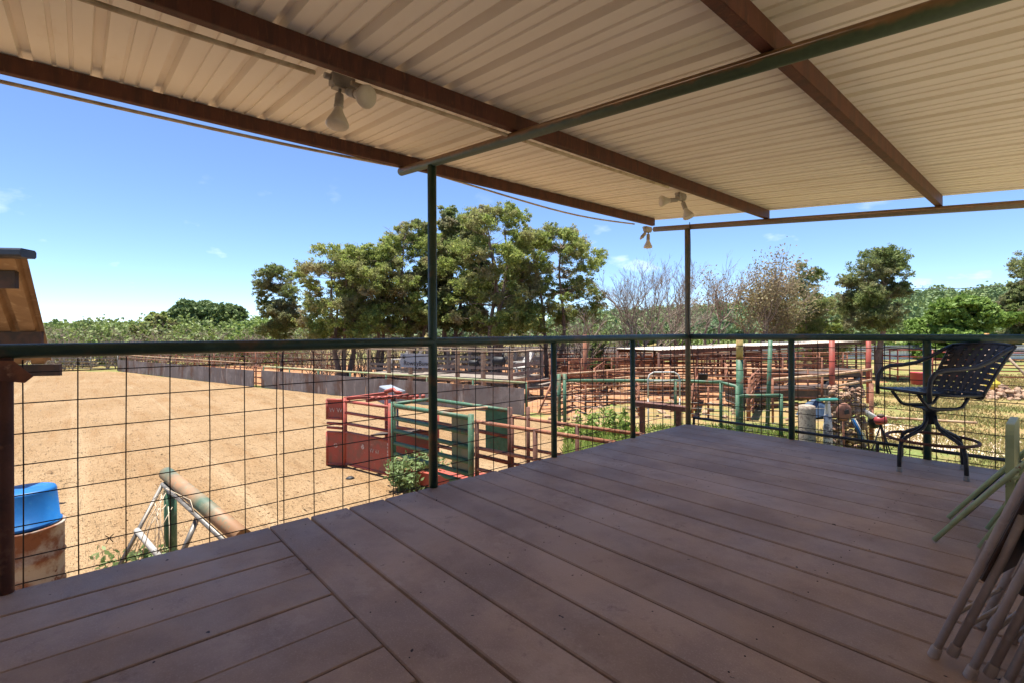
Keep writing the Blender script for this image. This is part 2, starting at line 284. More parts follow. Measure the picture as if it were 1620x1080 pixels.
# ------------------------------------------------------------------ mesh helpers
class MB:
    def __init__(s): s.v = []; s.f = []; s.sm = []
    def add(s, vs, fs, smooth=False):
        o = len(s.v); s.v += [tuple(p) for p in vs]; s.f += [tuple(i+o for i in f) for f in fs]; s.sm += [smooth]*len(fs); return s
    def box(s, lo, hi):
        x0, y0, z0 = lo; x1, y1, z1 = hi
        return s.add([(x0,y0,z0),(x1,y0,z0),(x1,y1,z0),(x0,y1,z0),(x0,y0,z1),(x1,y0,z1),(x1,y1,z1),(x0,y1,z1)],
                     [(0,3,2,1),(4,5,6,7),(0,1,5,4),(1,2,6,5),(2,3,7,6),(3,0,4,7)])
    def beam(s, p, q, wd, ht, upv=(0, 0, 1), bev=0.0):
        p = Vector(p); q = Vector(q); d = (q-p).normalized(); u = Vector(upv)
        r = d.cross(u)
        if r.length < 1e-4: r = d.cross(Vector((1, 0, 0)))
        r.normalize(); u = r.cross(d).normalized(); r *= wd/2; u *= ht/2
        if not bev:
            vs = [p-r-u, p+r-u, p+r+u, p-r+u, q-r-u, q+r-u, q+r+u, q-r+u]
            return s.add(vs, [(0,1,2,3),(7,6,5,4),(0,4,5,1),(1,5,6,2),(2,6,7,3),(3,7,4,0)])
        k = 1-bev/(wd/2); j = 1-bev/(ht/2)
        prof = [(-k,-1),(k,-1),(1,-j),(1,j),(k,1),(-k,1),(-1,j),(-1,-j)]
        vs = [p+r*a+u*b for a, b in prof]+[q+r*a+u*b for a, b in prof]
        fs = [tuple(range(7,-1,-1)), tuple(range(8,16))]+[(i,(i+1)%8,8+(i+1)%8,8+i) for i in range(8)]
        return s.add(vs, fs)
    def tube(s, pts, r, n=8, caps=True, smooth=True, closed=False):
        pts = [Vector(p) for p in pts]; m = len(pts)
        rs = r if isinstance(r, (list, tuple)) else [r]*m
        vs = []; ref = None
        for i in range(m):
            if closed: d = pts[(i+1) % m]-pts[i-1]
            else: d = pts[min(i+1, m-1)]-pts[max(i-1, 0)]
            if d.length < 1e-7: d = Vector((0, 0, 1))
            d.normalize()
            if ref is None:
                ref = Vector((0, 0, 1)) if abs(d.z) < .9 else Vector((1, 0, 0))
            x = ref-d*ref.dot(d)
            if x.length < 1e-4: x = d.orthogonal()
            x.normalize(); ref = x; y = d.cross(x)
            for k in range(n):
                a = 2*math.pi*k/n; vs.append(pts[i]+(x*math.cos(a)+y*math.sin(a))*rs[i])
        fs = []
        for i in range(m if closed else m-1):
            j = (i+1) % m
            for k in range(n):
                fs.append((i*n+k, i*n+(k+1) % n, j*n+(k+1) % n, j*n+k))
        s.add(vs, fs, smooth)
        if caps and not closed:
            o = len(s.v)-len(vs)
            s.f.append(tuple(o+k for k in range(n-1, -1, -1))); s.f.append(tuple(o+(m-1)*n+k for k in range(n))); s.sm += [False, False]
        return s
    def lathe(s, prof, c=(0, 0, 0), n=20, axis=(0, 0, 1), smooth=True, caps=True):
        """prof: list of (radius, height along axis)"""
        ax = Vector(axis).normalized(); x = ax.orthogonal().normalized(); y = ax.cross(x); c = Vector(c); vs = []
        for r, h in prof:
            for k in range(n):
                a = 2*math.pi*k/n; vs.append(c+ax*h+(x*math.cos(a)+y*math.sin(a))*r)
        fs = [(i*n+k, i*n+(k+1) % n, (i+1)*n+(k+1) % n, (i+1)*n+k) for i in range(len(prof)-1) for k in range(n)]
        s.add(vs, fs, smooth)
        if caps:
            o = len(s.v)-len(vs)
            s.f.append(tuple(o+k for k in range(n-1, -1, -1))); s.f.append(tuple(o+(len(prof)-1)*n+k for k in range(n))); s.sm += [False, False]
        return s
    def rock(s, c, r, rng, sq=.75):
        phi = (1+5**.5)/2
        base = [(-1,phi,0),(1,phi,0),(-1,-phi,0),(1,-phi,0),(0,-1,phi),(0,1,phi),(0,-1,-phi),(0,1,-phi),(phi,0,-1),(phi,0,1),(-phi,0,-1),(-phi,0,1)]
        fs = [(0,11,5),(0,5,1),(0,1,7),(0,7,10),(0,10,11),(1,5,9),(5,11,4),(11,10,2),(10,7,6),(7,1,8),(3,9,4),(3,4,2),(3,2,6),(3,6,8),(3,8,9),(4,9,5),(2,4,11),(6,2,10),(8,6,7),(9,8,1)]
        sc = Vector((rng.uniform(.7,1.3), rng.uniform(.7,1.3), rng.uniform(.5,.9)*sq/.75)); rot = Matrix.Rotation(rng.uniform(0,6.3), 3, 'Z') @ Matrix.Rotation(rng.uniform(-.6,.6), 3, 'X')
        vs = []
        for b in base:
            p = Vector(b).normalized()*r*rng.uniform(.78,1.15); p = Vector((p.x*sc.x, p.y*sc.y, p.z*sc.z)); vs.append(Vector(c)+rot@p)
        return s.add(vs, fs)
    def build(s, name, m, parent=None, off=None):
        me = bpy.data.meshes.new(name)
        if parent is not None and off is None: off = parent.get('_o', (0, 0, 0))
        if off: vs = [(a-off[0], b-off[1], c-off[2]) for a, b, c in s.v]
        else: vs = s.v
        me.from_pydata(vs, [], s.f); me.update()
        me.polygons.foreach_set('use_smooth', s.sm)
        if m: me.materials.append(m)
        o = bpy.data.objects.new(name, me); COL.objects.link(o)
        if parent is not None: o.parent = parent
        return o
def tag(o, label=None, cat=None, group=None, kind=None):
    if label: o['label'] = label
    if cat: o['category'] = cat
    if group: o['group'] = group
    if kind: o['kind'] = kind
    return o
def thing(name, loc, label, cat, group=None, rz=0):
    o = bpy.data.objects.new(name, None); o.empty_display_size = .2; COL.objects.link(o)
    o.location = loc; o.rotation_euler = (0, 0, rz); tag(o, label, cat, group); o['_o'] = tuple(loc)
    return o
def local_thing(name, label, cat, group=None):
    o = thing(name, (0, 0, 0), label, cat, group); o['_o'] = (0.0, 0.0, 0.0); return o
def single(name, mb, m, loc, label, cat, group=None, kind=None):
    o = mb.build(name, m, None, loc); o.location = loc; return tag(o, label, cat, group, kind)
def copy_tree(o, parent=None):
    c = o.copy(); COL.objects.link(c)
    if parent is not None: c.parent = parent
    for ch in list(o.children): copy_tree(ch, c)
    return c
def np_mesh(name, verts, nper, m):
    """verts (K*nper,3) -> faces of nper verts each"""
    me = bpy.data.meshes.new(name); n = len(verts); k = n//nper
    me.vertices.add(n); me.vertices.foreach_set('co', verts.astype(np.float32).ravel())
    me.loops.add(n); me.loops.foreach_set('vertex_index', np.arange(n, dtype=np.int32))
    me.polygons.add(k); me.polygons.foreach_set('loop_start', np.arange(0, n, nper, dtype=np.int32))
    me.polygons.foreach_set('loop_total', np.full(k, nper, dtype=np.int32))
    me.update(calc_edges=True); me.materials.append(m)
    return me
def leaf_verts(cent, size, rs, upbias=.5, aspect=.6):
    n = len(cent)
    nr = rs.normal(size=(n, 3)); nr[:, 2] += upbias; nr /= np.linalg.norm(nr, axis=1)[:, None]
    t = rs.normal(size=(n, 3)); t -= nr*(t*nr).sum(1)[:, None]; t /= np.linalg.norm(t, axis=1)[:, None]
    b = np.cross(nr, t); sz = (size*rs.uniform(.6, 1.35, n))[:, None] if np.isscalar(size) else (size*rs.uniform(.6, 1.35, n))[:, None]
    t = t*sz; b = b*sz*aspect
    v = np.stack([cent-t, cent-b, cent+t, cent+b], 1)
    return v.reshape(-1, 3)

# ------------------------------------------------------------------ ground, terrain
def smooth(a, b, x): t = np.clip((x-a)/(b-a), 0, 1); return t*t*(3-2*t)
def hill(X, Y):
    d = np.hypot(X, Y); ph = np.degrees(np.arctan2(X, Y))
    amp = 2.0+smooth(-5, 12, ph)*5.5+smooth(12, 46, ph)*6.0
    amp = np.where((ph < -60) | (ph > 120), 2.0, amp)
    return amp*smooth(75, 270, d)-smooth(300, 900, d)*amp*.6
def tz(X, Y): return float(ZS+hill(np.array(X), np.array(Y)))
mb = MB(); rings = [0, 6, 12, 20, 30, 45, 60, 75, 90, 110, 130, 155, 180, 210, 240, 270, 320, 420, 600, 900, 1500]; NA = 96
vs = [(0, 0, ZS)]
for r in rings[1:]:
    for k in range(NA):
        a = 2*math.pi*k/NA; X, Y = r*math.sin(a), r*math.cos(a); x, y = W(X, Y); vs.append((x, y, tz(X, Y)))
fs = [(0, 1+(k+1) % NA, 1+k) for k in range(NA)]
for i in range(len(rings)-2):
    for k in range(NA):
        a0 = 1+i*NA; a1 = a0+NA; fs.append((a0+k, a0+(k+1) % NA, a1+(k+1) % NA, a1+k))
mb.add(vs, fs, True); o = mb.build('ground', M_ground); tag(o, kind='structure')
o.data.flip_normals()

def sheet(name, poly, z, m, jit=.0, seed=1, sub=None):
    rng = random.Random(seed); pts = []
    for i, p in enumerate(poly):
        q = poly[(i+1) % len(poly)]; d = math.hypot(q[0]-p[0], q[1]-p[1]); n = max(1, int(d/.6)) if jit else 1
        for k in range(n):
            t = k/n; pts.append((p[0]+(q[0]-p[0])*t+rng.uniform(-jit, jit), p[1]+(q[1]-p[1])*t+rng.uniform(-jit, jit), z))
    me = bpy.data.meshes.new(name); me.from_pydata(pts, [], [tuple(range(len(pts)))]); me.update()
    if me.polygons[0].normal.z < 0: me.flip_normals()
    me.materials.append(m); o = bpy.data.objects.new(name, me); COL.objects.link(o); tag(o, kind='structure'); return o
g2 = lambda u, v: G(u, v)[:2]
sheet('arena_sand', [W(-70, 36), g2(150, 587), g2(185, 587.5), g2(415, 613), g2(828, 657), g2(900, 672), g2(965, 700), W(2.2, 5.5), W(2.0, 2), W(-3, -8), W(-40, -12), W(-80, 5)], ZS+.012, M_sand, .12, 3)
sheet('pen_dirt', [g2(832, 652), g2(905, 660), g2(960, 640), g2(1075, 632), g2(1160, 640), g2(1230, 622), W(20, 26), W(24, 40), W(4, 43), W(-12, 42), W(-30, 40), g2(185, 586), g2(415, 609)], ZS+.006, M_pend, .3, 5)
sheet('footpath', [g2(1385, 668), g2(1440, 672), g2(1530, 690), g2(1640, 700), g2(1640, 722), g2(1545, 722), g2(1470, 708), g2(1380, 690)], ZS+.010, M_path, .08, 6)

sheet('bounce_ground', [(XW+.15, 2.3), (16, 2.3), (16, 9), (XW+.15, 5.5)], ZS+.010, M_path, .1, 8)  # unseen pale ground, added to bounce sunlight up to the roof underside
# ------------------------------------------------------------------ deck
EX, EY = -3.42, 6.19          # outer edges of the deck (left edge x, far edge y)

deck = thing('deck', (-1.5, 3, ZS), 'raised deck of wide purple-brown stained boards under the metal roof', 'deck')
rng = random.Random(7); mb = MB()
SE = [.911, 1.174, 1.445, 1.725, 2.0, 2.286, 2.560, 2.839, 3.099, 3.378, 3.666, 3.955, 4.243, 4.53, 4.825, 5.072, 5.352, 5.63, 5.915, 6.20]
for i in range(len(SE)-1):
    g = [.0075, .008, .007, .004, .006, .007, .0065, .007, .0075, .006, .002, .0015, .003, .002, .006, .005, .0015, .002, .002][i]; z = rng.uniform(-.003, .0015)
    x0 = EX-.012+rng.uniform(-.012, .008)
    mb.beam((x0, (SE[i]+SE[i+1])/2, -.019+z), (XW, (SE[i]+SE[i+1])/2+rng.uniform(-.001, .001), -.019+z+rng.uniform(-.0015, .0015)), SE[i+1]-SE[i]-2*g, .038, bev=.006)
SX = [-3.435, -3.152, -2.902, -2.630, -2.354, -2.087, -1.822, -1.56, -1.285, -1.005, -.725, -.445, -.165, .11, XW]
for i in range(len(SX)-1):
    g = rng.choice([.002, .004, .005, .006]); z = rng.uniform(-.003, .0015)
    mb.beam(((SX[i]+SX[i+1])/2, -3.2, -.019+z), ((SX[i]+SX[i+1])/2, .906, -.019+z+rng.uniform(-.0015, .0015)), SX[i+1]-SX[i]-2*g, .038, bev=.004)
mb.build('deck_boards', M_deck, deck)
mb = MB()
for i in range(len(SE)-1):
    for x in np.arange(EX+.10, XW, 1.24):
        for q in (.25, .75): mb.lathe([(.0042, 0), (.003, .0015)], (x+rng.uniform(-.01, .01), SE[i]+(SE[i+1]-SE[i])*q+rng.uniform(-.01, .01), -.0005), 6)
tag(mb.build('screw_heads', M_wire, deck), kind='stuff')
mb = MB()
for y in np.arange(-3, 6.2, .6): mb.beam((EX+.02, y, -.115), (XW, y, -.115), .04, .14)
mb.beam((EX+.045, -3.2, -.26), (EX+.045, EY-.02, -.26), .05, .14); mb.beam((EX, EY-.04, -.262), (XW, EY-.04, -.262), .05, .14)
mb.build('joist_frame', M_rustdark, deck)
for x in (EX+.09, -1.6, XW-.1):
    for y in (-1.0, 2.2, EY-.12):
        MB().tube([(x, y, ZS), (x, y, -.33)], .05, 10).build('support_post', M_rustdark, deck)

# unseen wall assumed behind the leaning chairs, kept low to let light in
mb = MB(); ys = np.arange(-3.3, 5.2, .1)
pr = [(XW+(.02 if (i % 3) == 0 else 0), y) for i, y in enumerate(ys)]
for (xa, ya), (xb, yb) in zip(pr, pr[1:]): mb.add([(xa, ya, ZS), (xb, yb, ZS), (xb, yb, .95), (xa, ya, .95)], [(0, 3, 2, 1)])
mb.box((XW+.06, -3.3, ZS), (XW+.12, 5.1, .945))
wt = thing('low_wall', (XW, 1, ZS), 'cream ribbed metal wall assumed behind the folding chairs, kept low to let light in', 'wall'); mb.build('siding', M_wall, wt)

mb = MB(); xs_ = np.arange(-3.6, .45, .1)  # unseen walls added behind the camera: block light from roof ribs, cream for bounce
for xa, xb in zip(xs_, xs_[1:]): mb.box((xa+.003, -.92, ZS), (xb-.003, -.86, 2.30-.0985*xb))
ys_ = np.arange(-.95, 1.2, .1)
for ya, yb in zip(ys_, ys_[1:]): mb.box((XW+.13, ya+.003, ZS), (XW+.19, yb-.003, 2.27))
wt = thing('added_plank_wall', (-1.6, -.9, ZS), 'unseen cream plank walls added behind the camera to shade the roof ribs and bounce light', 'wall'); mb.build('planks', mat('cream_bounce_plank', (.78, .73, .66), (.70, .64, .56), scale=2, rough=.6), wt)
# ------------------------------------------------------------------ porch roof
def zb(x, y): return 2.360-.0985*x+.007*(y-6)      # underside of the purlins
roof = thing('porch_roof', (-1.5, 3, 2.5), 'cream ribbed metal porch roof on red-brown purlins and pipe posts', 'roof')
# panel profile across the ribs (one period .3035 m): flat, two minor ribs, trapezoid major rib
PER = .3035; prof = []
for k in range(int((6.27+3.3)/PER)+1):
    y0 = -.205-.05-PER*10+PER*k
    prof += [(y0, 0), (y0+.010, .046), (y0+.050, .046), (y0+.060, 0),
             (y0+.135, 0), (y0+.138, .011), (y0+.154, .011), (y0+.157, 0), (y0+.210, 0), (y0+.213, .011), (y0+.229, .011), (y0+.232, 0)]
prof = [p for p in prof if -3.2 < p[0] < 6.26]
mb = MB(); xs = [-4.14, -2.4, -.8, XW+.95]; vs = []
for y, h in prof:
    for x in xs: vs.append((x, y, zb(x, y)+.1045+h))
for y, h in prof:
    for x in xs: vs.append((x, y, zb(x, y)+.1045+h+.0012))
n = len(xs); P = len(prof); fs = []
for i in range(P-1):
    for j in range(n-1):
        a = i*n+j; fs.append((a, a+1, a+n+1, a+n)); b = a+P*n; fs.append((b+n, b+n+1, b+1, b))
mb.add(vs, fs); mb.build('roof_sheet', M_sheetm, roof)
for x, y1 in ((-3.86, 6.10), (-2.37, 6.22), (-.795, 6.22)):
    # C-section purlin: web and two flanges
    mb = MB(); a0, a1 = -3.2, y1
    def zz(y): return zb(x, y)
    fl = .05
    mb.beam((x, a0, zz(a0)+.05), (x, a1, zz(a1)+.05), .004, .098)
    mb.beam((x-fl/2, a0, zz(a0)+.002), (x-fl/2, a1, zz(a1)+.002), fl-.006, .004); mb.beam((x-fl/2, a0, zz(a0)+.0985), (x-fl/2, a1, zz(a1)+.0985), fl-.006, .004)
    mb.beam((x-fl, a0, zz(a0)+.0115), (x-fl, a1, zz(a1)+.0115), .003, .014); mb.beam((x-fl, a0, zz(a0)+.089), (x-fl, a1, zz(a1)+.089), .003, .014)
    mb.beam((x-.004, a1-.003, zz(a1)+.05), (x-fl+.004, a1-.003, zz(a1)+.05), .004, .09)
    pu = mb.build('purlin', M_purlin, roof)
    if x < -3:
        sc = MB()
        for k in range(16): sc.tube([(x+.01, -.05+PER*k, zz(0)+.105), (x+.01, -.05+PER*k, zz(0)+.082)], .0025, 5)
        sc.build('screw', M_galv, pu)
pz = lambda x: zb(x, 2.15)-.036
MB().tube([(-3.93, 2.151, pz(-3.93)), (XW+.9, 2.151, pz(XW+.9))], .036, 14).build('pipe_beam', M_pipebeam, roof)
gz = lambda x: zb(x, 6.2)-.038
MB().tube([(-3.93, EY, gz(-3.93)), (XW+.9, EY, gz(XW+.9))], .036, 14).build('pipe_beam', M_gablepipe, roof)
MB().tube([(EX, 2.151, -.2), (EX, 2.151, pz(EX)-.025)], .0365, 16).build('post', M_green, roof)
MB().tube([(EX+.01, EY-.01, -.2), (EX+.01, EY-.01, gz(EX)-.025)], .0355, 16).build('post', mat('weathered_post', (.12, .115, .075), (.16, .115, .07), scale=3, c3=(.06, .075, .05), c3scale=5, rough=.6), roof)
# conduits strapped along the purlins
def sag(p, q, n, s, r, m, name='conduit', parent=roof, ns=8):
    p = Vector(p); q = Vector(q); pts = []
    for i in range(n+1):
        t = i/n; pts.append(p.lerp(q, t)+Vector((0, 0, -s*math.sin(math.pi*t)+.15*s*math.sin(7*t))))
    return MB().tube(pts, r, ns).build(name, m, parent)
sag((-2.50, -.9, zb(-2.5, 0)-.012), (-2.49, .885, zb(-2.5, 1)-.015), 12, .012, .012, M_conduit)
sag((-2.46, 1.06, zb(-2.46, 1)-.014), (-2.42, 4.05, zb(-2.42, 4)-.014), 12, .008, .012, M_conduit)
sag((-3.98, -.9, zb(-3.98, 0)-.035), (-3.91, 2.4, zb(-3.91, 2.4)+.01), 14, .02, .012, M_conduit)
sag((-3.91, 2.4, zb(-3.91, 2.4)+.01), (-3.94, 5.72, zb(-3.94, 5.7)-.03), 14, .06, .010, M_conduit)

# floodlight fixtures
def floodlight(loc, dirs, label, scale=1.0, bare=False):
    r = thing('floodlight', loc, label, 'floodlight', 'twin floodlights under the porch roof')
    L0 = Vector(loc)
    b = MB(); b.beam(L0+Vector((0, -.062, 0)), L0+Vector((0, .062, 0)), .056, .062, bev=.005); b.tube([L0+Vector((0, -.095, .008)), L0+Vector((0, -.062, .008))], .016, 10); b.tube([L0+Vector((0, .062, .008)), L0+Vector((0, .095, .008))], .016, 10)
    b.beam(L0+Vector((0, -.05, -.036)), L0+Vector((0, .05, -.036)), .05, .012)
    b.build('junction_box', M_box, r)
    for i, (d, off) in enumerate(dirs):
        d = Vector(d).normalized(); st = L0+Vector(off)
        h = MB(); h.tube([st, st+d*.03], .009, 8); h.lathe([(.012, .028), (.021, .032), (.023, .05), (.023, .09), (.025, .095), (.025, .105), (.021, .108)], st, 14, d)
        hh = h.build('lamp_holder', M_box, r)
        if bare and i == 0:
            MB().lathe([(.016, .105), (.016, .125), (.012, .14), (.004, .147)], st, 12, d).build('bulb', M_bulb, r)
        else:
            MB().lathe([(.020, .105), (.022, .118), (.033, .145), (.050, .178), (.058, .196), (.059, .206), (.053, .214), (.03, .219), (.0, .221)], st, 20, d, caps=False).build('bulb', M_bulb, r)
def cdir(X, Y, z): x, y = W(X, Y); return (x, y, z)
p = V(543, 131, 2.63)
floodlight(p, [(cdir(-.02, -.15, -1), (0, -.012, -.04)), (cdir(.72, -.55, -.42), (0, .018, -.04))], 'twin floodlight on the middle purlin, nearest the camera, both lamps fitted')
p = V(1078, 311, 5.15)
floodlight(p, [(cdir(-1, -.05, -.10), (0, -.01, -.035)), (cdir(.25, -.25, -.9), (0, .02, -.035))], 'twin floodlight on the middle purlin above the corner post')
p = V(1025, 363, 6.55)
floodlight(p, [(cdir(-.7, -.2, -.8), (0, -.02, -.035)), (cdir(-.03, 0, -1), (0, .02, -.035))], 'small twin floodlight at the outer roof corner with one bare bulb', bare=True)
# cable down the corner post
pc = Vector((EX+.06, EY-.05, 0)); pts = []
for i in range(22):
    t = i/21; z = gz(EX)+.05-t*(gz(EX)-.1)
    pts.append((pc.x+.012*math.sin(9*t)+(.05*math.sin(math.pi*min(1, max(0, (t-.55)*2.2))) if t > .55 else 0), pc.y+.01*math.cos(7*t), z))
cb = MB().tube(pts, .006, 6); single('cable', cb, M_wire, (pc.x, pc.y, .05), 'thin dark cable running down the corner roof post', 'cable')

# ------------------------------------------------------------------ railings with cattle-panel wire
RZ = 1.175
rl = thing('railing', (EX, 1.5, 0), 'long pipe railing with wire mesh along the arena side of the deck', 'railing')
MB().tube([(EX, -3.2, RZ), (EX, EY, RZ)], .036, 16).build('top_rail', M_green, rl)
for y, m in ((-.276, M_rustdark), (3.569, M_green), (4.918, M_green)):
    o = MB().tube([(EX, y, -.25), (EX, y, RZ-.03)], .030, 14).build('post', m, rl)
    if m is M_rustdark:
        o['label'] = 'rusty brown post'
        g = MB(); pass
        g.add([(EX+.032, y-.10, 1.135), (EX+.032, y+.03, 1.13), (EX+.032, y+.10, 1.05), (EX+.032, y+.07, 1.02), (EX+.032, y-.1, 1.05), (EX+.026, y-.10, 1.135), (EX+.026, y+.03, 1.13), (EX+.026, y+.10, 1.05), (EX+.026, y+.07, 1.02), (EX+.026, y-.1, 1.05)],
              [(0, 1, 2, 3, 4), (9, 8, 7, 6, 5), (0, 5, 6, 1), (1, 6, 7, 2), (2, 7, 8, 3), (3, 8, 9, 4), (4, 9, 5, 0)])
        g.build('gusset_plate', M_rust, rl)
HW = [1.066, .914, .760, .605, .455, .300, .144, .012]
def panel(name, parent, ax, c, u0, u1, vws, side, seed, wr=.0031):
    rng = random.Random(seed); mb = MB(); fx = (lambda u, z, d: (c+side*(.038+d), u, z)) if ax == 'y' else (lambda u, z, d: (u, c+side*(.038+d), z))
    for z in HW:
        n = 14; pts = [fx(u0+(u1-u0)*i/n, z+rng.uniform(-.002, .002), .0+.003*math.sin(i*2.1+z*9)) for i in range(n+1)]
        mb.tube(pts, wr, 5, smooth=True)
    for u in vws:
        mb.tube([fx(u+rng.uniform(-.003, .003), -.03, .005), fx(u+rng.uniform(-.004, .004), .55, .006), fx(u+rng.uniform(-.003, .003), 1.13, .005)], wr, 5)
    return mb.build(name, M_wire, parent)
panel('wire_panel', rl, 'y', EX, -3.2, .975, [-.218-.2*k for k in range(14, 0, -1)]+[-.218, -.012, .188, .389, .587, .783, .973], -1, 1)
panel('wire_panel', rl, 'y', EX, .985, 5.83, [1.013+.2008*k for k in range(25)], -1, 2, .0037)
panel('wire_panel', rl, 'y', EX, 5.87, 6.15, [5.93, 6.13], -1, 3)
rr = thing('railing', (-1.6, EY, 0), 'shorter pipe railing with wire mesh and low bottom rail behind the bar stool', 'railing')
MB().tube([(EX, EY, RZ), (XW, EY, RZ)], .036, 16).build('top_rail', M_green, rr)
for x in (-2.125, -.911): MB().tube([(x, EY, -.25), (x, EY, RZ-.03)], .033, 14).build('post', M_green, rr)
mb = MB(); mb.tube([(EX+.05, EY+.05, .085), (XW, EY+.05, .085)], .018, 10)
for x in (EX+.06, -1.32, -1.12, .1): mb.tube([(x, EY+.05, -.1), (x, EY+.05, .085)], .017, 8)
mb.build('bottom_rail', M_black, rr)
panel('wire_panel', rr, 'x', EY, EX+.03, XW, [EX+.13+.2032*k for k in range(18)], 1, 4, .0042)
# inner tubes read as separate: short loose tie wire on the left railing
mb = MB()
for s in (-1, 1): mb.tube([(EX-.05, .115+.016*s, .115), (EX-.06, .115, .14), (EX-.05, .115-.018*s, .16)], .0025, 5)
single('tie_wire', mb, M_wire, (EX-.05, .12, .1), 'small twist of tie wire on the mesh near the leaning frame', 'wire')

# ------------------------------------------------------------------ bar stool
st = thing('bar_stool', (0, 0, 0), 'black swivel bar stool with woven strap seat, facing the arena', 'bar stool'); st['_o'] = (0.0, 0.0, 0.0)
# local: +x = facing, +y = left side of the sitter
for k in range(4):
    a = math.radians(3.7)+k*math.pi/2; c, s = math.cos(a), math.sin(a)
    P_ = [(.035, .50), (.045, .44), (.08, .385), (.15, .345), (.235, .308), (.285, .268), (.305, .20), (.310, .10), (.312, .03)]
    lg = MB().tube([(c*r, s*r, z) for r, z in P_], .0165, 10).build('leg', M_black, st)
    MB().lathe([(.021, 0), (.022, .005), (.019, .04), (.017, .045)], (c*.312, s*.312, 0), 12).build('foot_cap', M_cap, lg)
MB().tube([(.318*math.cos(a), .318*math.sin(a), .285) for a in np.linspace(0, 2*math.pi, 40, endpoint=False)], .0135, 10, closed=True).build('foot_ring', M_rustdark, st)
mb = MB(); mb.lathe([(.042, .42), (.042, .53), (.06, .535), (.06, .55)], (0, 0, 0), 16); mb.box((-.07, -.13, .552), (.07, .13, .562)); mb.build('swivel', M_black, st)
mb = MB()
for y in (-.14, .14):
    mb.tube([(.24, y, .70), (.20, y, .645), (.15, y, .585), (.10, y, .572), (-.10, y, .572), (-.15, y, .585), (-.19, y, .64), (-.22, y, .70)], .014, 8)
mb.build('seat_support', M_black, st)
HWI = .25
fr = MB(); fr.tube([(.26, -HWI, .715), (.26, HWI, .715)], .013, 8)
for y in (-HWI, HWI): fr.tube([(.26, y, .715), (.0, y, .700), (-.22, y, .700)], .013, 8)
fr.build('seat_frame', M_black, st)
mb = MB(); rng = random.Random(3)
for i in range(9):
    x = .235-i*.053; z0 = .722-.03*math.sin(math.pi*(i+.5)/9); mb.add([(x-.021, -HWI, .724), (x+.021, -HWI, .724), (x-.021, 0, z0), (x+.021, 0, z0), (x-.021, HWI, .724), (x+.021, HWI, .724)], [(0, 1, 3, 2), (2, 3, 5, 4)])
for i in range(7):
    y = -.19+i*.063; mb.add([(.26, y-.02, .7275), (.26, y+.02, .7275), (.02, y-.02, .698), (.02, y+.02, .698), (-.22, y-.02, .712), (-.22, y+.02, .712)], [(0, 2, 3, 1), (2, 4, 5, 3)])
mb.build('seat', M_seatstrap, st)
def back_pt(s, t):   # s -1..1 across, t 0..1 up
    z = .675+.44*t+.02*(1-s*s)*t; x = -.215-.20*t-.055*t*t-.06*(1-s*s)*(.35+.65*t); return (x, s*(HWI+.035*t), z)
bf = MB()
for s in (-1, 1): bf.tube([back_pt(s, t) for t in np.linspace(0, 1, 8)], .0135, 8)
bf.tube([back_pt(s, 1) for s in np.linspace(-1, 1, 9)], .0125, 8); bf.tube([back_pt(s, 0) for s in np.linspace(-1, 1, 9)], .0125, 8)
bf.build('back_frame', M_black, st)
mb = MB()
def strap(pa, off):
    vs = [(p[0]+off, p[1], p[2]) for p in pa]; n = len(vs)//2
    mb.add(vs, [(i, i+1, n+i+1, n+i) for i in range(n-1)])
for i in range(9):
    t0 = .045+i*.1065; t1 = t0+.087
    strap([back_pt(s, t0) for s in np.linspace(-1, 1, 11)]+[back_pt(s, t1) for s in np.linspace(-1, 1, 11)], 0)
for i in range(6):
    s0 = -.80+i*.252; s1 = s0+.205
    strap([back_pt(s0, t) for t in np.linspace(0, 1, 9)]+[back_pt(s1, t) for t in np.linspace(0, 1, 9)], .004)
mb.build('backrest', M_strap, st)
for s in (-1, 1):
    y = s*(HWI+.03)
    pts = [(.265, y, .655), (.268, y, .76), (.255, y, .84), (.215, y, .895), (.14, y+s*.012, .918), (.02, y+s*.02, .925), (-.12, y+s*.02, .945), (-.26, y+s*.015, 1.0), (-.37, y+s*.005, 1.065), (-.455, y, 1.105)]
    a = MB()
    for q in range(len(pts)-1): pass
    a.tube(pts, [.018]*9+[.016], 10); a.build('armrest', M_black, st)
st.location = (-.815, 5.715, 0)
fx, fy = W(-1.0, -.03); st.rotation_euler = (0, 0, math.atan2(fy, fx)); st['_o'] = tuple(st.location)

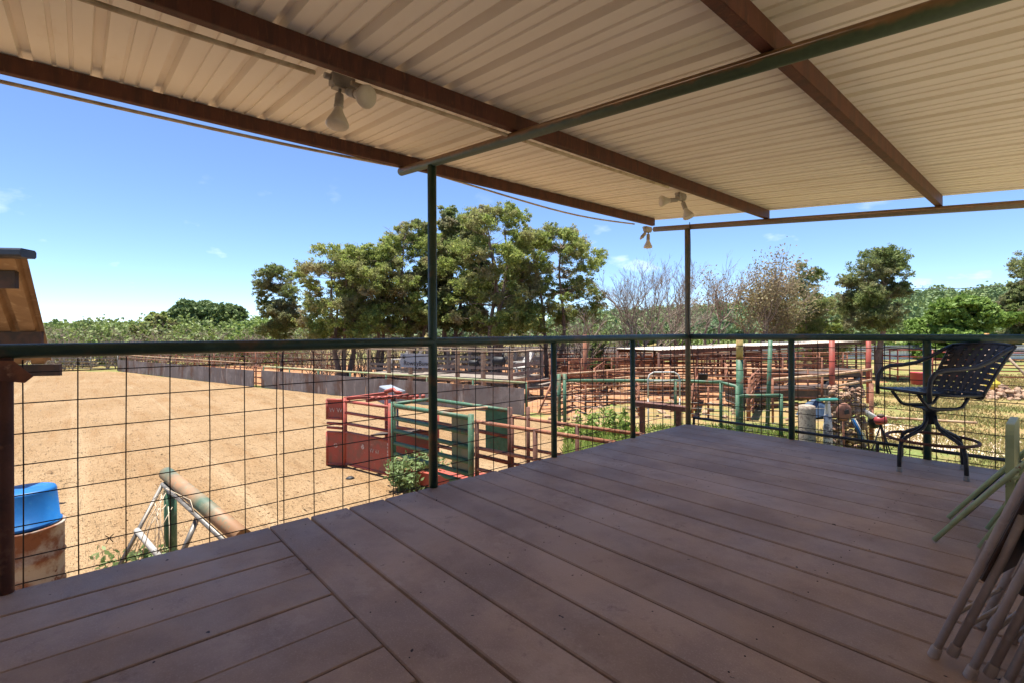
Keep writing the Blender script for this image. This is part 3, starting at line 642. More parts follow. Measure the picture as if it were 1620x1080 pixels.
# ------------------------------------------------------------------ folding chairs on the right
def folded_chair(name, label, tubem, panm, group):
    """folded flat: width along y, height along z, thickness x; then leaned by rotation about y"""
    r = local_thing(name, label, 'folding chair', group)
    for s in (-1, 1):
        y = .205*s
        o = MB().tube([(0, y, .0), (.0, y, .55), (.0, y*.98, .80), (.0, y*.8, .93), (0, y*.4, .965)], .0135, 12).build('frame_tube', tubem, r)
        MB().lathe([(.0175, -.004), (.0185, .0), (.0175, .04), (.0145, .045)], (0, y, 0), 12).build('foot_cap', M_cap if tubem is not M_beige else M_beige, o)
        y2 = .175*s
        o = MB().tube([(.036, y2, .045), (.036, y2, .50), (.03, y2, .66)], .0135, 12).build('leg', tubem, r)
        MB().lathe([(.0175, -.004), (.0185, .0), (.0175, .04), (.0145, .045)], (.036, y2, .04), 12).build('foot_cap', M_cap if tubem is not M_beige else M_beige, o)
        MB().beam((-.018, y-.016*s, .42), (-.018, y-.016*s, .52), .005, .02, upv=(0, 1, 0)).build('hinge_link', tubem, r)
    MB().tube([(0, -.205, .20), (0, .205, .20)], .008, 8).build('cross_bar', tubem, r); MB().tube([(.036, -.175, .17), (.036, .175, .17)], .008, 8).build('cross_bar', tubem, r)
    MB().tube([(0, -.09, .965), (0, .09, .965)], .0135, 10).build('top_bar', tubem, r)
    mb = MB(); mb.beam((.016, 0, .37), (.016, 0, .86), .365, .02, upv=(1, 0, 0), bev=.008); mb.build('seat', panm, r)
    mb = MB(); mb.beam((-.004, 0, .74), (-.004, 0, .93), .36, .012, upv=(1, 0, 0), bev=.005); mb.build('backrest', panm, r)
    return r
grp = 'folding chairs stacked against the wall at the right'
labs = ['brown folding chair at the front of the stack, nearest the open deck', 'brown folding chair second in the stack behind the front one', 'brown folding chair third in the stack, its feet further back', 'brown folding chair pressed closest to the wall']
c0 = folded_chair('folding_chair', labs[0], M_beige, M_brownpan, grp)
for i in range(4):
    c = c0 if i == 0 else copy_tree(c0)
    c['label'] = labs[i]
    c.location = (-.298+.10*i, 2.66-.05*i+(.05 if i == 2 else 0), .005)
    c.rotation_euler = (0, math.radians(19-1.2*i), math.radians([-14, -12, -15, -12][i]))
def slab(mb, x, y0, y1, z0, z1, th, rc=.07):
    pts = []
    for (cy, cz, a0) in ((y1-rc, z1-rc, 0), (y0+rc, z1-rc, 90), (y0+rc, z0+rc, 180), (y1-rc, z0+rc, 270)):
        for k in range(6):
            a = math.radians(a0+18*k); pts.append((cy+rc*math.cos(a), cz+rc*math.sin(a)))
    n = len(pts)
    rim = [(x-th/2, *p) for p in pts]+[(x+th/2, *p) for p in pts]
    mb.add(rim, [tuple(range(n)), tuple(range(2*n-1, n-1, -1))]+[(i+n, (i+1) % n+n, (i+1) % n, i) for i in range(n)])
def old_chair(label, tubem, panm, y0, xoff, dz=0):
    r = thing('folding_chair', (-.25+xoff, y0+.26, 0), label, 'folding chair', 'old enamelled chairs by the wall')
    for y in (y0, y0+.52):
        MB().tube([(-.53+xoff, y, .012), (-.36+xoff, y, .26), (-.10+xoff, y, .62), (-.02+xoff, y, .74), (.02+xoff, y+.02, .79)], .0135, 10).build('leg', tubem, r)
    for y in (y0+.06, y0+.46):
        MB().tube([(-.34+xoff, y, .012), (-.24+xoff, y, .22), (-.13+xoff, y, .60)], .0125, 10).build('leg', tubem, r)
    mb = MB(); slab(mb, -.215+xoff, y0+.03, y0+.49, .20, .735+dz, .035, .08); mb.build('seat', panm, r)
    mb = MB(); mb.tube([(-.12+xoff, y0, .59), (-.12+xoff, y0+.52, .59)], .010, 8); mb.beam((-.20+xoff, y0-.004, .45), (-.10+xoff, y0-.004, .52), .016, .012); mb.build('cross_bar', tubem, r)
    return r
old_chair('sage green metal folding chair with rust spots, legs kicked out', M_sage, M_sage, 3.80, 0)
old_chair('dark teal metal folding chair behind the sage green one', M_tealch, M_tealch, 4.42, .06, -.06)

# ------------------------------------------------------------------ things just beyond the deck
# oil drum with an upturned blue tub on it
bx, by, _ = GY(36, 4.80); R = .30
d = thing('steel_drum', (bx, by, ZS), 'rust-streaked white steel drum under the blue tub below the deck edge', 'drum')
mb = MB().lathe([(R-.012, 0), (R, .01), (R, .27), (R+.012, .29), (R, .31), (R, .56), (R+.012, .585), (R, .61), (R, .855), (R+.012, .87), (R+.012, .885), (R-.004, .89), (R-.012, .86)], (bx, by, ZS), 36); mb.build('drum_body', M_barrel, d)
vx, vy = W(.10, -.995)     # towards the camera
lp = Vector((bx, by, 0))+Vector((vx, vy, 0))*(R+.012)
sd_ = Vector((-vy, vx, 0))
mb = MB(); c = lp+Vector((0, 0, ZS+.74))+sd_*.0
mb.lathe([(.028, 0), (.03, .012), (.018, .02)], c+Vector((0, 0, .02)), 12, (vx, vy, 0)); mb.beam(c+Vector((0, 0, .05)), c+Vector((0, 0, -.03)), .03, .02)
mb.tube([c+Vector((vx, vy, 0))*.02+sd_*(.04*math.cos(a)*(1.0))+Vector((0, 0, -.085+.035*math.sin(a))) for a in np.linspace(0, 2*math.pi, 16, endpoint=False)], .006, 6, closed=True)
mb.build('latch', M_blk, d)
mb = MB().lathe([(.276, 0), (.284, .004), (.284, .018), (.268, .022), (.242, .325), (.232, .345), (.20, .352), (0, .353)], (bx, by, ZS+.893), 36, caps=False)
single('plastic_tub', mb, M_blue, (bx, by, ZS+.893), 'bright blue plastic tub upturned on the rusty drum', 'tub')

# green hitching pipe on a post with a grey pipe frame leaning on it
P1 = V(262, 748, 5.85); P2 = V(383, 850, 4.35)
h = thing('hitching_rail', GY(255, 5.7), 'thick faded green pipe on a green post beside the arena, just below the deck', 'hitching rail')
MB().tube([P1, P2], .075, 18).build('top_pipe', mat('faded_green_orange_pipe', (.07, .115, .08), (.33, .18, .095), scale=1.1, lo=.36, hi=.60, c3=(.20, .20, .13), c3scale=9, rough=.6), h)
pp = Vector(P1)*.93+Vector(P2)*.07
MB().tube([(pp.x, pp.y, ZS), (pp.x, pp.y, pp.z-.05)], .065, 14).build('post', M_ltgreen, h)
pp = Vector(P1)*.02+Vector(P2)*.98
MB().tube([(pp.x, pp.y, ZS), (pp.x, pp.y, pp.z-.05)], .065, 14).build('post', M_ltgreen, h)
fr = thing('leaning_frame', G(215, 905), 'bare grey pipe gate frame with loose wires leaning on the green hitching pipe', 'pipe frame')
a0 = V(256, 765, 5.7); a1 = V(188, 893, 5.05); b1 = V(368, 868, 4.3); 
MB().tube([a0, a1], .022, 10).build('frame_pipe', M_galv, fr); MB().tube([a0, b1], .024, 10).build('frame_pipe', M_galv, fr)
MB().tube([V(215, 838, 5.3), V(252, 882, 4.9)], .030, 10).build('frame_pipe', mat('grey_white_pvc', (.42, .40, .37), (.34, .32, .29), rough=.5), fr)
MB().tube([V(311, 818, 5.0), V(288, 872, 4.75)], .026, 10).build('frame_pipe', M_galv, fr)
mb = MB(); rng = random.Random(5)
for k in range(11):
    u = 250+rng.uniform(-6, 22); v = 775+rng.uniform(0, 30); u2 = 200+k*7+rng.uniform(-4, 4); v2 = 885-rng.uniform(0, 12); y = rng.uniform(5.0, 5.5)
    mb.tube([V(u, v, y), V((u+u2)/2+rng.uniform(-6, 6), (v+v2)/2-6, y-.1), V(u2, v2, y-.25)], .004, 4)
for k in range(3): mb.tube([V(240+k*4, 790, 5.4), V(262, 772+k*3, 5.3), V(300, 790+k*4, 5.0), V(312, 830, 4.9)], .004, 4)
mb.build('loose_wire', M_conduit, fr)

# low open shed roof at the left edge
SLp = thing('shed_roof', V(-20, 500, 6.0), 'steep tan shed roof with dark purlins and ridge cap at the left edge', 'roof')
rA = Vector(V(42, 404, 5.2)); eA = Vector(V(83, 575, 8.2)); wd = Vector((*W(-.985, -.17), 0)).normalized()*5
nrm = (eA-rA).cross(wd).normalized()
mb = MB(); NP = 30
vs = []; du = wd.normalized()
for i in range(NP+1):
    for (f_, h_) in ((0, 0), (.03, .07), (.10, .07), (.13, 0)):
        o_ = du*(i*.30+f_*.9)+nrm*(h_ if nrm.z > 0 else -h_); vs += [rA+o_, eA+o_]
mb.add(vs, [(2*i, 2*i+1, 2*i+3, 2*i+2) for i in range(len(vs)//2-1)])
mb.build('roof_sheet', M_brownroof, SLp)
mb = MB(); mb.beam(rA+Vector((0, 0, .015))-du*.02, rA+wd+Vector((0, 0, .015)), .22, .09, bev=.02); mb.build('ridge_cap', M_ridge, SLp)
for t, u_, dz in ((.10, -.13, 0), (.60, -.03, 0), (1.0, .12, 0)):
    p = rA.lerp(eA, t); q = p-wd.normalized()*(u_)
    MB().beam(q+Vector((0, 0, -.10)), q+wd+Vector((0, 0, -.10)), .06, .19).build('purlin', M_dark, SLp)
for k in (1.2, 4.0):
    q = eA+wd.normalized()*k; MB().tube([(q.x, q.y, ZS), (q.x, q.y, q.z-.1)], .05, 10).build('post', M_rustdark, SLp)

# ------------------------------------------------------------------ roping chutes
def rail(parent, pts, r, m, name='rail', n=8): return MB().tube(pts, r, n).build(name, m, parent)
def P3(xy, z): return (xy[0], xy[1], ZS+z)
def lerp2(a, b, t): return (a[0]+(b[0]-a[0])*t, a[1]+(b[1]-a[1])*t)
N0 = g2(545, 738); N1 = g2(617, 757); F0 = g2(517, 736)
n_ = W(.606, .795)
off = lambda p, k: (p[0]+n_[0]*k, p[1]+n_[1]*k)
rc = thing('roping_chute', P3(lerp2(N0, N1, .5), 0), 'red steel roping chute with solid lower panels standing in the arena sand', 'chute')
def plate(parent, a, b, z0, z1, m, name='panel', th=.02, rim=True):
    mb = MB(); mb.beam(P3(a, (z0+z1)/2), P3(b, (z0+z1)/2), th, z1-z0)
    if rim:
        mb.tube([P3(a, z1), P3(b, z1)], .03, 8); mb.tube([P3(a, z0+.02), P3(b, z0+.02)], .03, 8)
    return mb.build(name, m, parent)
fp = plate(rc, F0, N0, .03, .70, M_redp, 'front_panel'); up_ = plate(rc, F0, N0, .97, 1.37, M_redp, 'upper_panel')
for p in (F0,): rail(rc, [P3(p, 0), P3(p, .70)], .03, M_redp, 'post'); 
rail(rc, [P3(F0, .97), P3(F0, 1.38)], .03, M_redp, 'post')
for z in (.80, .89): rail(rc, [P3(F0, z), P3(N0, z-.01)], .028, M_redp)
sp_ = plate(rc, N0, N1, .06, .72, M_redp, 'side_panel')
for p in (N0, N1): rail(rc, [P3(p, 0), P3(p, 1.42)], .045, M_redp, 'post', 10)
for z in (1.35, 1.12, .90): rail(rc, [P3(N0, z), P3(N1, z)], .032, M_redp)
B0, B1 = off(N0, 1.05), off(N1, 1.05)
plate(rc, B0, B1, .06, .70, M_redp, 'side_panel')
for p in (B0, B1): rail(rc, [P3(p, 0), P3(p, 1.42)], .04, M_redp, 'post', 10)
for z in (1.35, 1.12, .90): rail(rc, [P3(B0, z), P3(B1, z)], .03, M_redp)
for k in (.12, .24, .36): 
    q = lerp2(B1, B0, -.05-k*.2); rail(rc, [P3(q, .1), P3(q, 1.15)], .035, M_redp, 'post')
mb = MB()
c0_, c1_ = off(N0, .25), off(N0, 1.1)
mb.beam(P3(N0, 1.40), P3(B0, 1.40), .08, .07); mb.beam(P3(off(lerp2(N0, N1, .5), 0), 1.42), P3(off(lerp2(N0, N1, .5), 1.05), 1.42), .06, .06)
mb.beam(P3(lerp2(N0, N1, .1), 1.43), P3(off(lerp2(N0, N1, .75), .9), 1.43), .05, .05)
for t in np.linspace(.1, .95, 9):
    p = lerp2(lerp2(N0, N1, .5), off(lerp2(N0, N1, 1.0), .9), t); mb.lathe([(.03, 0), (.05, .03), (.03, .07)], P3(p, 1.43), 8)
mb.build('top_gear', M_redp, rc)
mb = MB(); c = P3(off(lerp2(N0, N1, .1), .9), 1.46); mb.tube([c, (c[0]+.15, c[1]+.12, c[2]+.06), (c[0]+.3, c[1]+.1, c[2]+.02), (c[0]+.38, c[1]+.2, c[2]-.02)], .045, 8); mb.build('latch_handle', M_redp, rc)
mb = MB(); q = off(lerp2(N0, N1, .55), .6); mb.beam(P3(q, .75), P3(q, 1.42), .07, .07); mb.beam(P3(off(lerp2(N0, N1, .2), .55), .62), P3(off(lerp2(N0, N1, .95), .7), .78), .32, .03); mb.build('head_gate', M_dark, rc)
def emblem(parent, a, b, t, z, r, textrows, wid):
    pa = Vector(P3(lerp2(a, b, t), z)); d = (Vector(P3(b, 0))-Vector(P3(a, 0))).normalized(); nn = Vector((d.y, -d.x, 0)); 
    if nn.dot(-pa) < 0: nn = -nn
    mb = MB(); mb.lathe([(r, 0), (r, .004)], pa+nn*.012, 14, nn); mb.build('emblem', M_wletter, parent)
    return pa, d, nn
def words(parent, txt, pos, d, nn, size, m, up=Vector((0, 0, 1)), name='lettering'):
    cu = bpy.data.curves.new('lettering', 'FONT'); cu.body = txt; cu.size = size; cu.extrude = .002; cu.align_x = 'CENTER'; cu.align_y = 'CENTER'
    tmp = bpy.data.objects.new('tmp_text', cu); COL.objects.link(tmp)
    dg = bpy.context.evaluated_depsgraph_get(); dg.update()
    me = bpy.data.meshes.new_from_object(tmp.evaluated_get(dg)); bpy.data.objects.remove(tmp)
    M4 = Matrix((d, up, nn)).transposed().to_4x4(); M4.translation = Vector(pos)-Vector(parent.get('_o', (0, 0, 0)))
    me.transform(M4); me.materials.clear(); me.materials.append(m)
    o = bpy.data.objects.new(name, me); COL.objects.link(o); o.parent = parent; return o
pa, d, nn = emblem(rc, F0, N0, .5, .44, .045, 0, 0); words(rc, 'W W', Vector(P3(lerp2(F0, N0, .52), 1.16))+nn*.016, d, nn, .13, M_wletter)
pa, d, nn = emblem(rc, N0, N1, .42, .50, .05, 0, 0); words(rc, 'W W', Vector(P3(lerp2(N0, N1, .68), .46))+nn*.016, d, nn, .12, M_wletter)
mb = MB(); q = lerp2(N0, N1, .955)
for k in range(9): mb.beam(Vector(P3(q, .10+k*.065))+nn*.013, Vector(P3(q, .145+k*.065))+nn*.013, .006, .035, upv=d)
mb.build('worn_lettering', M_wletter, rc)
# grey control box behind the chute
q = GY(619, 11.4)[:2]; cbx = thing('control_box', P3(q, 0), 'grey metal box with a white sticker on a stand behind the red chute', 'box')
a_, b_ = (q[0]-n_[1]*.26, q[1]+n_[0]*.26), (q[0]+n_[1]*.26, q[1]-n_[0]*.26)
MB().beam(P3(a_, 1.33), P3(b_, 1.22), .36, .38, bev=.02).build('box_body', mat('blue_grey_box_paint', (.22, .25, .30), (.26, .29, .34), scale=4, rough=.45), cbx)
MB().beam(P3(a_, 1.416), P3(b_, 1.416), .37, .012).build('lid', M_galv, cbx)
for e in (a_, b_): MB().tube([P3(lerp2(q, e, .8), 0), P3(lerp2(q, e, .8), 1.03)], .025, 8).build('leg', M_galv, cbx)
# green chute section
dG = W(.745, -.667); G0 = (N1[0]+dG[0]*.10, N1[1]+dG[1]*.10); G1 = (G0[0]+dG[0]*2.1, G0[1]+dG[1]*2.1); nG = W(.667, .745)
offg = lambda p, k: (p[0]+nG[0]*k, p[1]+nG[1]*k)
gc = thing('cattle_chute', P3(lerp2(G0, G1, .5), 0), 'green pipe cattle chute joined to the right end of the red chute', 'chute')
zs = (1.40, 1.16, .93, .70, .50, .36)
for z in zs: rail(gc, [P3(G0, z), P3(G1, z)], .040, M_ltgreen)
MB().beam(P3(G0, .17), P3(G1, .17), .012, .34).build('kick_plate', mat('dark_green_plate', (.035, .12, .065), (.05, .16, .09), scale=4, rough=.5), gc)
for p in (G0, G1): rail(gc, [P3(p, 0), P3(p, 1.46)], .05, M_ltgreen, 'post', 10)
G2, G3 = offg(G0, .95), offg(G1, .92)
for z in (1.40, .95, .5): rail(gc, [P3(G2, z), P3(G3, z)], .038, M_ltgreen if z > 1 else M_rust)
for p in (G2, G3): rail(gc, [P3(p, 0), P3(p, 1.46)], .045, M_rustdark if p is G3 else M_ltgreen, 'post', 10)
rail(gc, [P3(G0, 1.42), P3(G2, 1.42)], .035, M_ltgreen, 'cross_bar'); rail(gc, [P3(lerp2(G0, G1, .62), 1.42), P3(offg(lerp2(G0, G1, .75), .92), 1.40)], .03, M_tan, 'cross_bar')
M_gp = mat('green_gate_plate', (.035, .15, .075), (.06, .20, .11), scale=6, c3=(.12, .14, .08), c3scale=14, rough=.5)
a_, b_ = lerp2(G0, G1, .77), G1; MB().beam(P3(off(a_, .03), .95), P3(off(b_, .03), .95), .02, .86).build('gate_plate', mat('tan_green_plate', (.16, .15, .085), (.10, .14, .075), scale=3, rough=.6), gc)
a_, b_ = lerp2(G2, G3, .72), G3; MB().beam(P3(a_, 1.02), P3(b_, 1.02), .03, .80).build('gate_plate', M_gp, gc)
a_, b_ = lerp2(G2, G3, .35), offg(lerp2(G0, G1, 1.25), .75); mb = MB(); mb.beam(P3(lerp2(G0, G1, .2), .25), P3(offg(lerp2(G0, G1, 1.3), .5), .25), .5, .22); mb.build('red_trough', M_redp, gc)
# alley rails running on towards the deck corner
af = thing('alley_fence', P3(G3, 0), 'low rusty pipe alley fence running from the green chute past the deck', 'fence')
E1 = W(1.86, 6.90)
for z in (1.30, .80, .50): rail(af, [P3(G3, z), P3(E1, z)], .028, M_rust)
for t in (.02, .16, .55, .98): rail(af, [P3(lerp2(G3, E1, t), 0), P3(lerp2(G3, E1, t), 1.32 if t != .16 else 1.5)], .032, M_rustdark, 'post')
af = thing('alley_fence', P3(G1, 0), 'nearer rusty alley fence, lowest rails hidden by the deck edge', 'fence')
E1 = W(1.30, 6.15)
for z in (1.36, .95, .62, .35): rail(af, [P3((G1[0]+dG[0]*.1, G1[1]+dG[1]*.1), z), P3(E1, z)], .030, M_rust)
for t in (.05, .5, .97): rail(af, [P3(lerp2(G1, E1, t), 0), P3(lerp2(G1, E1, t), 1.38)], .035, M_rustdark, 'post')

# ------------------------------------------------------------------ arena walls and fences
def plate_wall(name, a, b, hgt, label, nsheet):
    t = thing(name, P3(lerp2(a, b, .5), 0), label, 'arena wall')
    for k in range(nsheet):
        p, q = lerp2(a, b, k/nsheet), lerp2(a, b, (k+1)/nsheet-.0015)
        MB().beam(P3(p, hgt/2-.05), P3(q, hgt/2-.05), .012, hgt+.1).build('steel_sheet', M_wallsteel, t)
    return t
WA, WB = g2(829, 656), g2(413, 612.5); WC, WD = g2(401, 611.5), g2(186, 586.5)
wl = plate_wall('steel_wall', WA, WB, .88, 'grey scuffed steel arena wall, nearer stretch behind the chutes', 6)
mb = MB(); dd = Vector(P3(WA, 0))-Vector(P3(WB, 0)); nn = Vector((dd.y, -dd.x, 0)).normalized()
if nn.dot(-Vector(P3(WA, 0))) < 0: nn = -nn
for k in range(7):
    for z in (.74, .3): mb.lathe([(.02, 0), (.012, .012)], Vector(P3(lerp2(WA, WB, .06+k*.085), z))+nn*.006, 8, nn)
mb.build('bolt', M_galv, wl)
plate_wall('steel_wall', WC, WD, .85, 'grey steel arena wall, far stretch beyond the gap', 5)
back = nn*-.12
def pipe_fence(name, pts, zs, label, cat='fence', pr=.035, rr=.03, pm=None, rmt=None, step=2.4, ph=None, group=None, wire=False, n=6):
    """pts: list of (x,y)"""
    t = thing(name, P3(pts[0], 0), label, cat, group); pm = pm or M_rust; rmt = rmt or M_rust
    for z in zs:
        MB().tube([P3(p, z) for p in pts], rr, n).build('rail', rmt, t)
    for i in range(len(pts)-1):
        a, b = pts[i], pts[i+1]; L_ = math.hypot(b[0]-a[0], b[1]-a[1]); k = max(1, round(L_/step))
        for j in range(k+(1 if i == len(pts)-2 else 0)):
            p = lerp2(a, b, j/k); MB().tube([P3(p, 0), P3(p, (ph or max(zs)+.03))], pr, n).build('post', pm, t)
    if wire:
        mb = MB()
        for i in range(len(pts)-1):
            a, b = pts[i], pts[i+1]; L_ = math.hypot(b[0]-a[0], b[1]-a[1])
            for z in np.arange(.1, max(zs), .16): mb.tube([P3(a, z), P3(b, z)], .006, 3, caps=False)
            for k in range(int(L_/.2)): p = lerp2(a, b, k*.2/L_); mb.tube([P3(p, .05), P3(p, max(zs))], .006, 3, caps=False)
        mb.build('wire_mesh', M_galv, t)
    return t
sh = lambda p, k=1.0: (p[0]+back.x*k, p[1]+back.y*k)
pipe_fence('arena_rail', [sh(WA), sh(WB)], (1.06,), 'pale green pipe rail on short green posts along the near steel wall', rmt=mat('tan_green_pipe', (.40, .36, .20), (.26, .32, .16), scale=.8, c3=(.30, .20, .12), rough=.7), pm=M_ltgreen, step=2.3, rr=.04)
pipe_fence('arena_rail', [sh(WC), sh(WD)], (1.05, 1.2), 'tan pipe rail with thin posts above the far steel wall', rmt=M_tan, pm=M_rustdark, step=1.6)
pipe_fence('pipe_gate', [g2(401, 611), g2(414, 612)], (.2, .5, .8, 1.05), 'narrow rusty gate closing the gap between the steel walls', 'gate', step=3)
pipe_fence('panel_fence', [g2(186, 585.5), g2(60, 584.5)], (.15, .4, .65, .9, 1.1), 'light grey pipe panels closing the far end of the arena', rmt=M_galv, pm=M_galv, step=2.5)
pipe_fence('panel_fence', [g2(60, 584.5), g2(-120, 588)], (.15, .4, .65, .9, 1.1), 'grey pipe panels past the shed roof at the far arena end', rmt=M_galv, pm=M_galv, step=3)
pipe_fence('pipe_fence', [GY(200, 40)[:2], GY(560, 30)[:2]], (.35, .7, 1.05, 1.4), 'rusty pipe pen fence in front of the bare brush beyond the arena', step=2.2)
pipe_fence('pipe_fence', [GY(330, 44)[:2], GY(470, 40)[:2]], (.5, .9, 1.3, 1.7), 'taller reddish pipe pen behind the far steel wall', rmt=M_redp, pm=M_rust, step=1.6)

# spectators' platform with the name board
PL = [W(-6.6, 22.6), W(-.05, 18.9)]; dP = Vector((PL[1][0]-PL[0][0], PL[1][1]-PL[0][1], 0)); LP = dP.length; dP.normalize(); bP = Vector((-dP.y, dP.x, 0))
if bP.dot(Vector((PL[0][0], PL[0][1], 0))) < 0: bP = -bP
pt = thing('viewing_platform', (PL[0][0], PL[0][1], ZS), 'long weathered timber viewing platform with railing behind the arena wall', 'platform'); O = Vector((PL[0][0], PL[0][1], ZS))
q_ = lambda a, b, z: O+dP*a+bP*b+Vector((0, 0, z))
DP = 2.7; FZ = .90; RZP = 1.98
mb = MB()
for k in range(13): mb.beam(q_(0, .1+k*.21, FZ), q_(LP, .1+k*.21, FZ), .195, .04)
mb.build('floor_boards', M_wooddark, pt)
mb = MB(); mb.beam(q_(0, .0, FZ-.08), q_(LP, 0, FZ-.08), .05, .14); mb.beam(q_(LP+.02, 0, FZ-.08), q_(LP+.02, DP, FZ-.08), .05, .14); mb.build('rim_joist', M_tan, pt)
for k, a in enumerate(np.linspace(0, LP, 7)):
    MB().beam(q_(a, -.02, 0), q_(a, -.02, RZP-.02), .14, .14).build('post', M_wood, pt)
    MB().beam(q_(a, DP, 0), q_(a, DP, RZP-.02), .12, .12).build('post', M_wooddark, pt)
MB().beam(q_(LP, DP*.5, 0), q_(LP, DP*.5, RZP-.02), .13, .13).build('post', M_wooddark, pt)
for a, b in ((q_(-.1, 0, RZP), q_(LP+.1, 0, RZP)), (q_(LP, 0, RZP), q_(LP, DP, RZP)), (q_(0, DP, RZP), q_(LP, DP, RZP)), (q_(0, 0, RZP), q_(0, DP, RZP))):
    MB().beam(a, b, .17, .05).build('rail_cap', M_wood, pt)
for z in (FZ+.22, FZ+.42): MB().beam(q_(0, -.01, z), q_(LP, -.01, z), .03, .11).build('rail_board', M_wooddark, pt)
for z in (FZ+.22, FZ+.45, FZ+.68): MB().beam(q_(0, DP, z), q_(LP, DP, z), .03, .12).build('rail_board', M_wooddark, pt)
for z in (FZ+.20, FZ+.55): MB().beam(q_(LP+.01, 0, z), q_(LP+.01, DP, z), .03, .14).build('rail_board', M_wooddark, pt)
for k in range(6):
    MB().beam(q_(LP+.25+k*.22, DP*.55, FZ-.15-k*.16), q_(LP+.25+k*.22, DP, FZ-.15-k*.16), .24, .04).build('stair_tread', M_wooddark, pt)
sg = thing('name_sign', tuple(q_(2.4, -.12, FZ+.6)), 'grey ribbed board with black script name hung on the platform rail', 'sign')
mb = MB(); a0, a1 = 2.03, 3.95
for k in range(13): mb.beam(q_(a0, -.13+(.012 if k % 2 else 0), FZ+.36+k*.046), q_(a1, -.13+(.012 if k % 2 else 0), FZ+.36+k*.046), .02, .0458)
mb.build('board', M_signm, sg)
nP = -bP
words(sg, 'RowdyBunch', q_(3.02, -.150, FZ+.52), dP, nP, .30, M_letter)
mb = MB()
for a, z, s in ((2.24, .78, .10), (3.84, .80, .10)):
    for k in range(5):
        an = math.pi/2+k*2*math.pi/5; an2 = an+4*math.pi/5
        mb.beam(q_(a+s*math.cos(an), -.152, FZ+z+s*math.sin(an)), q_(a+s*math.cos(an2), -.152, FZ+z+s*math.sin(an2)), .004, .016, upv=dP)
mb.build('ornament', M_letter, sg)
def lounger(name, label, pos, face, m=None, group='white plastic chairs on the platform'):
    r = local_thing(name, label, 'garden chair', group)
    mb = MB()
    for k in range(5): mb.beam((-.22+k*.11, -.27, .36-.012*k), (-.22+k*.11, .27, .36-.012*k), .09, .02)
    mb.build('seat', m or M_white, r)
    mb = MB()
    for k in range(6): mb.beam((-.25, -.25+k*.10, .34), (-.62, -.25+k*.10, 1.02-.02*abs(k-2.5)), .08, .02)
    mb.beam((-.42, -.27, .66), (-.42, .27, .66), .03, .05); mb.build('backrest', m or M_white, r)
    for s in (-1, 1):
        MB().beam((.28, .31*s, .56), (-.45, .31*s, .58), .10, .025).build('armrest', m or M_white, r)
        MB().beam((.25, .30*s, 0), (.25, .30*s, .56), .06, .04).build('leg', m or M_white, r); MB().beam((-.40, .30*s, 0), (-.30, .30*s, .57), .06, .04).build('leg', m or M_white, r)
    r.location = pos; r.rotation_euler = (0, 0, math.atan2(face.y, face.x)); return r
lounger('garden_chair', 'white slatted garden chair at the left end of the platform', q_(.75, .9, FZ+.02), (-bP*.5-dP).normalized())
lounger('garden_chair', 'white slatted garden chair beside the name sign', q_(1.55, .9, FZ+.02), (-bP*.5-dP).normalized())
lounger('garden_chair', 'white garden chair standing behind the platform, its back above the rail', q_(1.3, 3.9, .35), (-bP*.3-dP).normalized())
lounger('garden_chair', 'white plastic chair at the right end of the platform', q_(LP-.5, 1.5, FZ+.02), (-bP-dP*.6).normalized())
for nm, a, b, sc, lab in (('barbecue_grill', 4.6, 1.8, .62, 'small black barbecue on the platform right of the sign'), ('barbecue_grill', 5.85, 1.9, .8, 'larger black barbecue smoker near the right end of the platform')):
    g = thing(nm, tuple(q_(a, b, FZ+.02)), lab, 'barbecue')
    c = q_(a, b, FZ+.02)
    MB().lathe([(.02, -.34*sc), (.2*sc, -.32*sc), (.22*sc, -.3*sc), (.22*sc, .3*sc), (.2*sc, .32*sc), (.02, .34*sc)], c+Vector((0, 0, .72*sc)), 14, dP).build('drum', M_blk, g)
    for s1 in (-1, 1):
        for s2 in (-1, 1): MB().tube([c+dP*.25*s1+bP*.18*s2, c+dP*.2*s1+bP*.1*s2+Vector((0, 0, .6*sc))], .015, 6).build('leg', M_blk, g)
    MB().tube([c+dP*.25*sc+Vector((0, 0, .9*sc)), c+dP*.25*sc+Vector((0, 0, 1.15*sc))], .04, 8).build('chimney', M_blk, g)
# stones under the platform
mb = MB(); rng = random.Random(9)
for k in range(70): mb.rock(q_(rng.uniform(-1, LP+2), rng.uniform(-.3, 3.4), .02), rng.uniform(.08, .22), rng)
for k in range(420): mb.rock(GY(rng.uniform(870, 1330), rng.uniform(15, 40), ZS+.02), rng.uniform(.05, .16), rng)
tag(mb.build('scattered_stones', M_rock), kind='stuff')
# ladder and braces beyond the wall end
ld = thing('pipe_ladder', G(868, 650), 'leaning rusty pipe ladder at the end of the steel wall', 'ladder')
a0, a1 = Vector(V(852, 652, 16.2)), Vector(V(872, 605, 16.6)); ww = Vector((*W(.42, .1), 0))
for o_ in (Vector((0, 0, 0)), ww): MB().tube([a0+o_, a1+o_], .03, 8).build('side_pipe', M_rust, ld)
for k in range(5): MB().tube([a0.lerp(a1, .12+k*.18), a0.lerp(a1, .12+k*.18)+ww], .02, 6).build('rung', M_rust, ld)
pipe_fence('mesh_gate', [g2(833, 655), g2(872, 652)], (.85, 1.1), 'rusty gate with galvanised mesh next to the steel wall end', 'gate', wire=True, step=2)

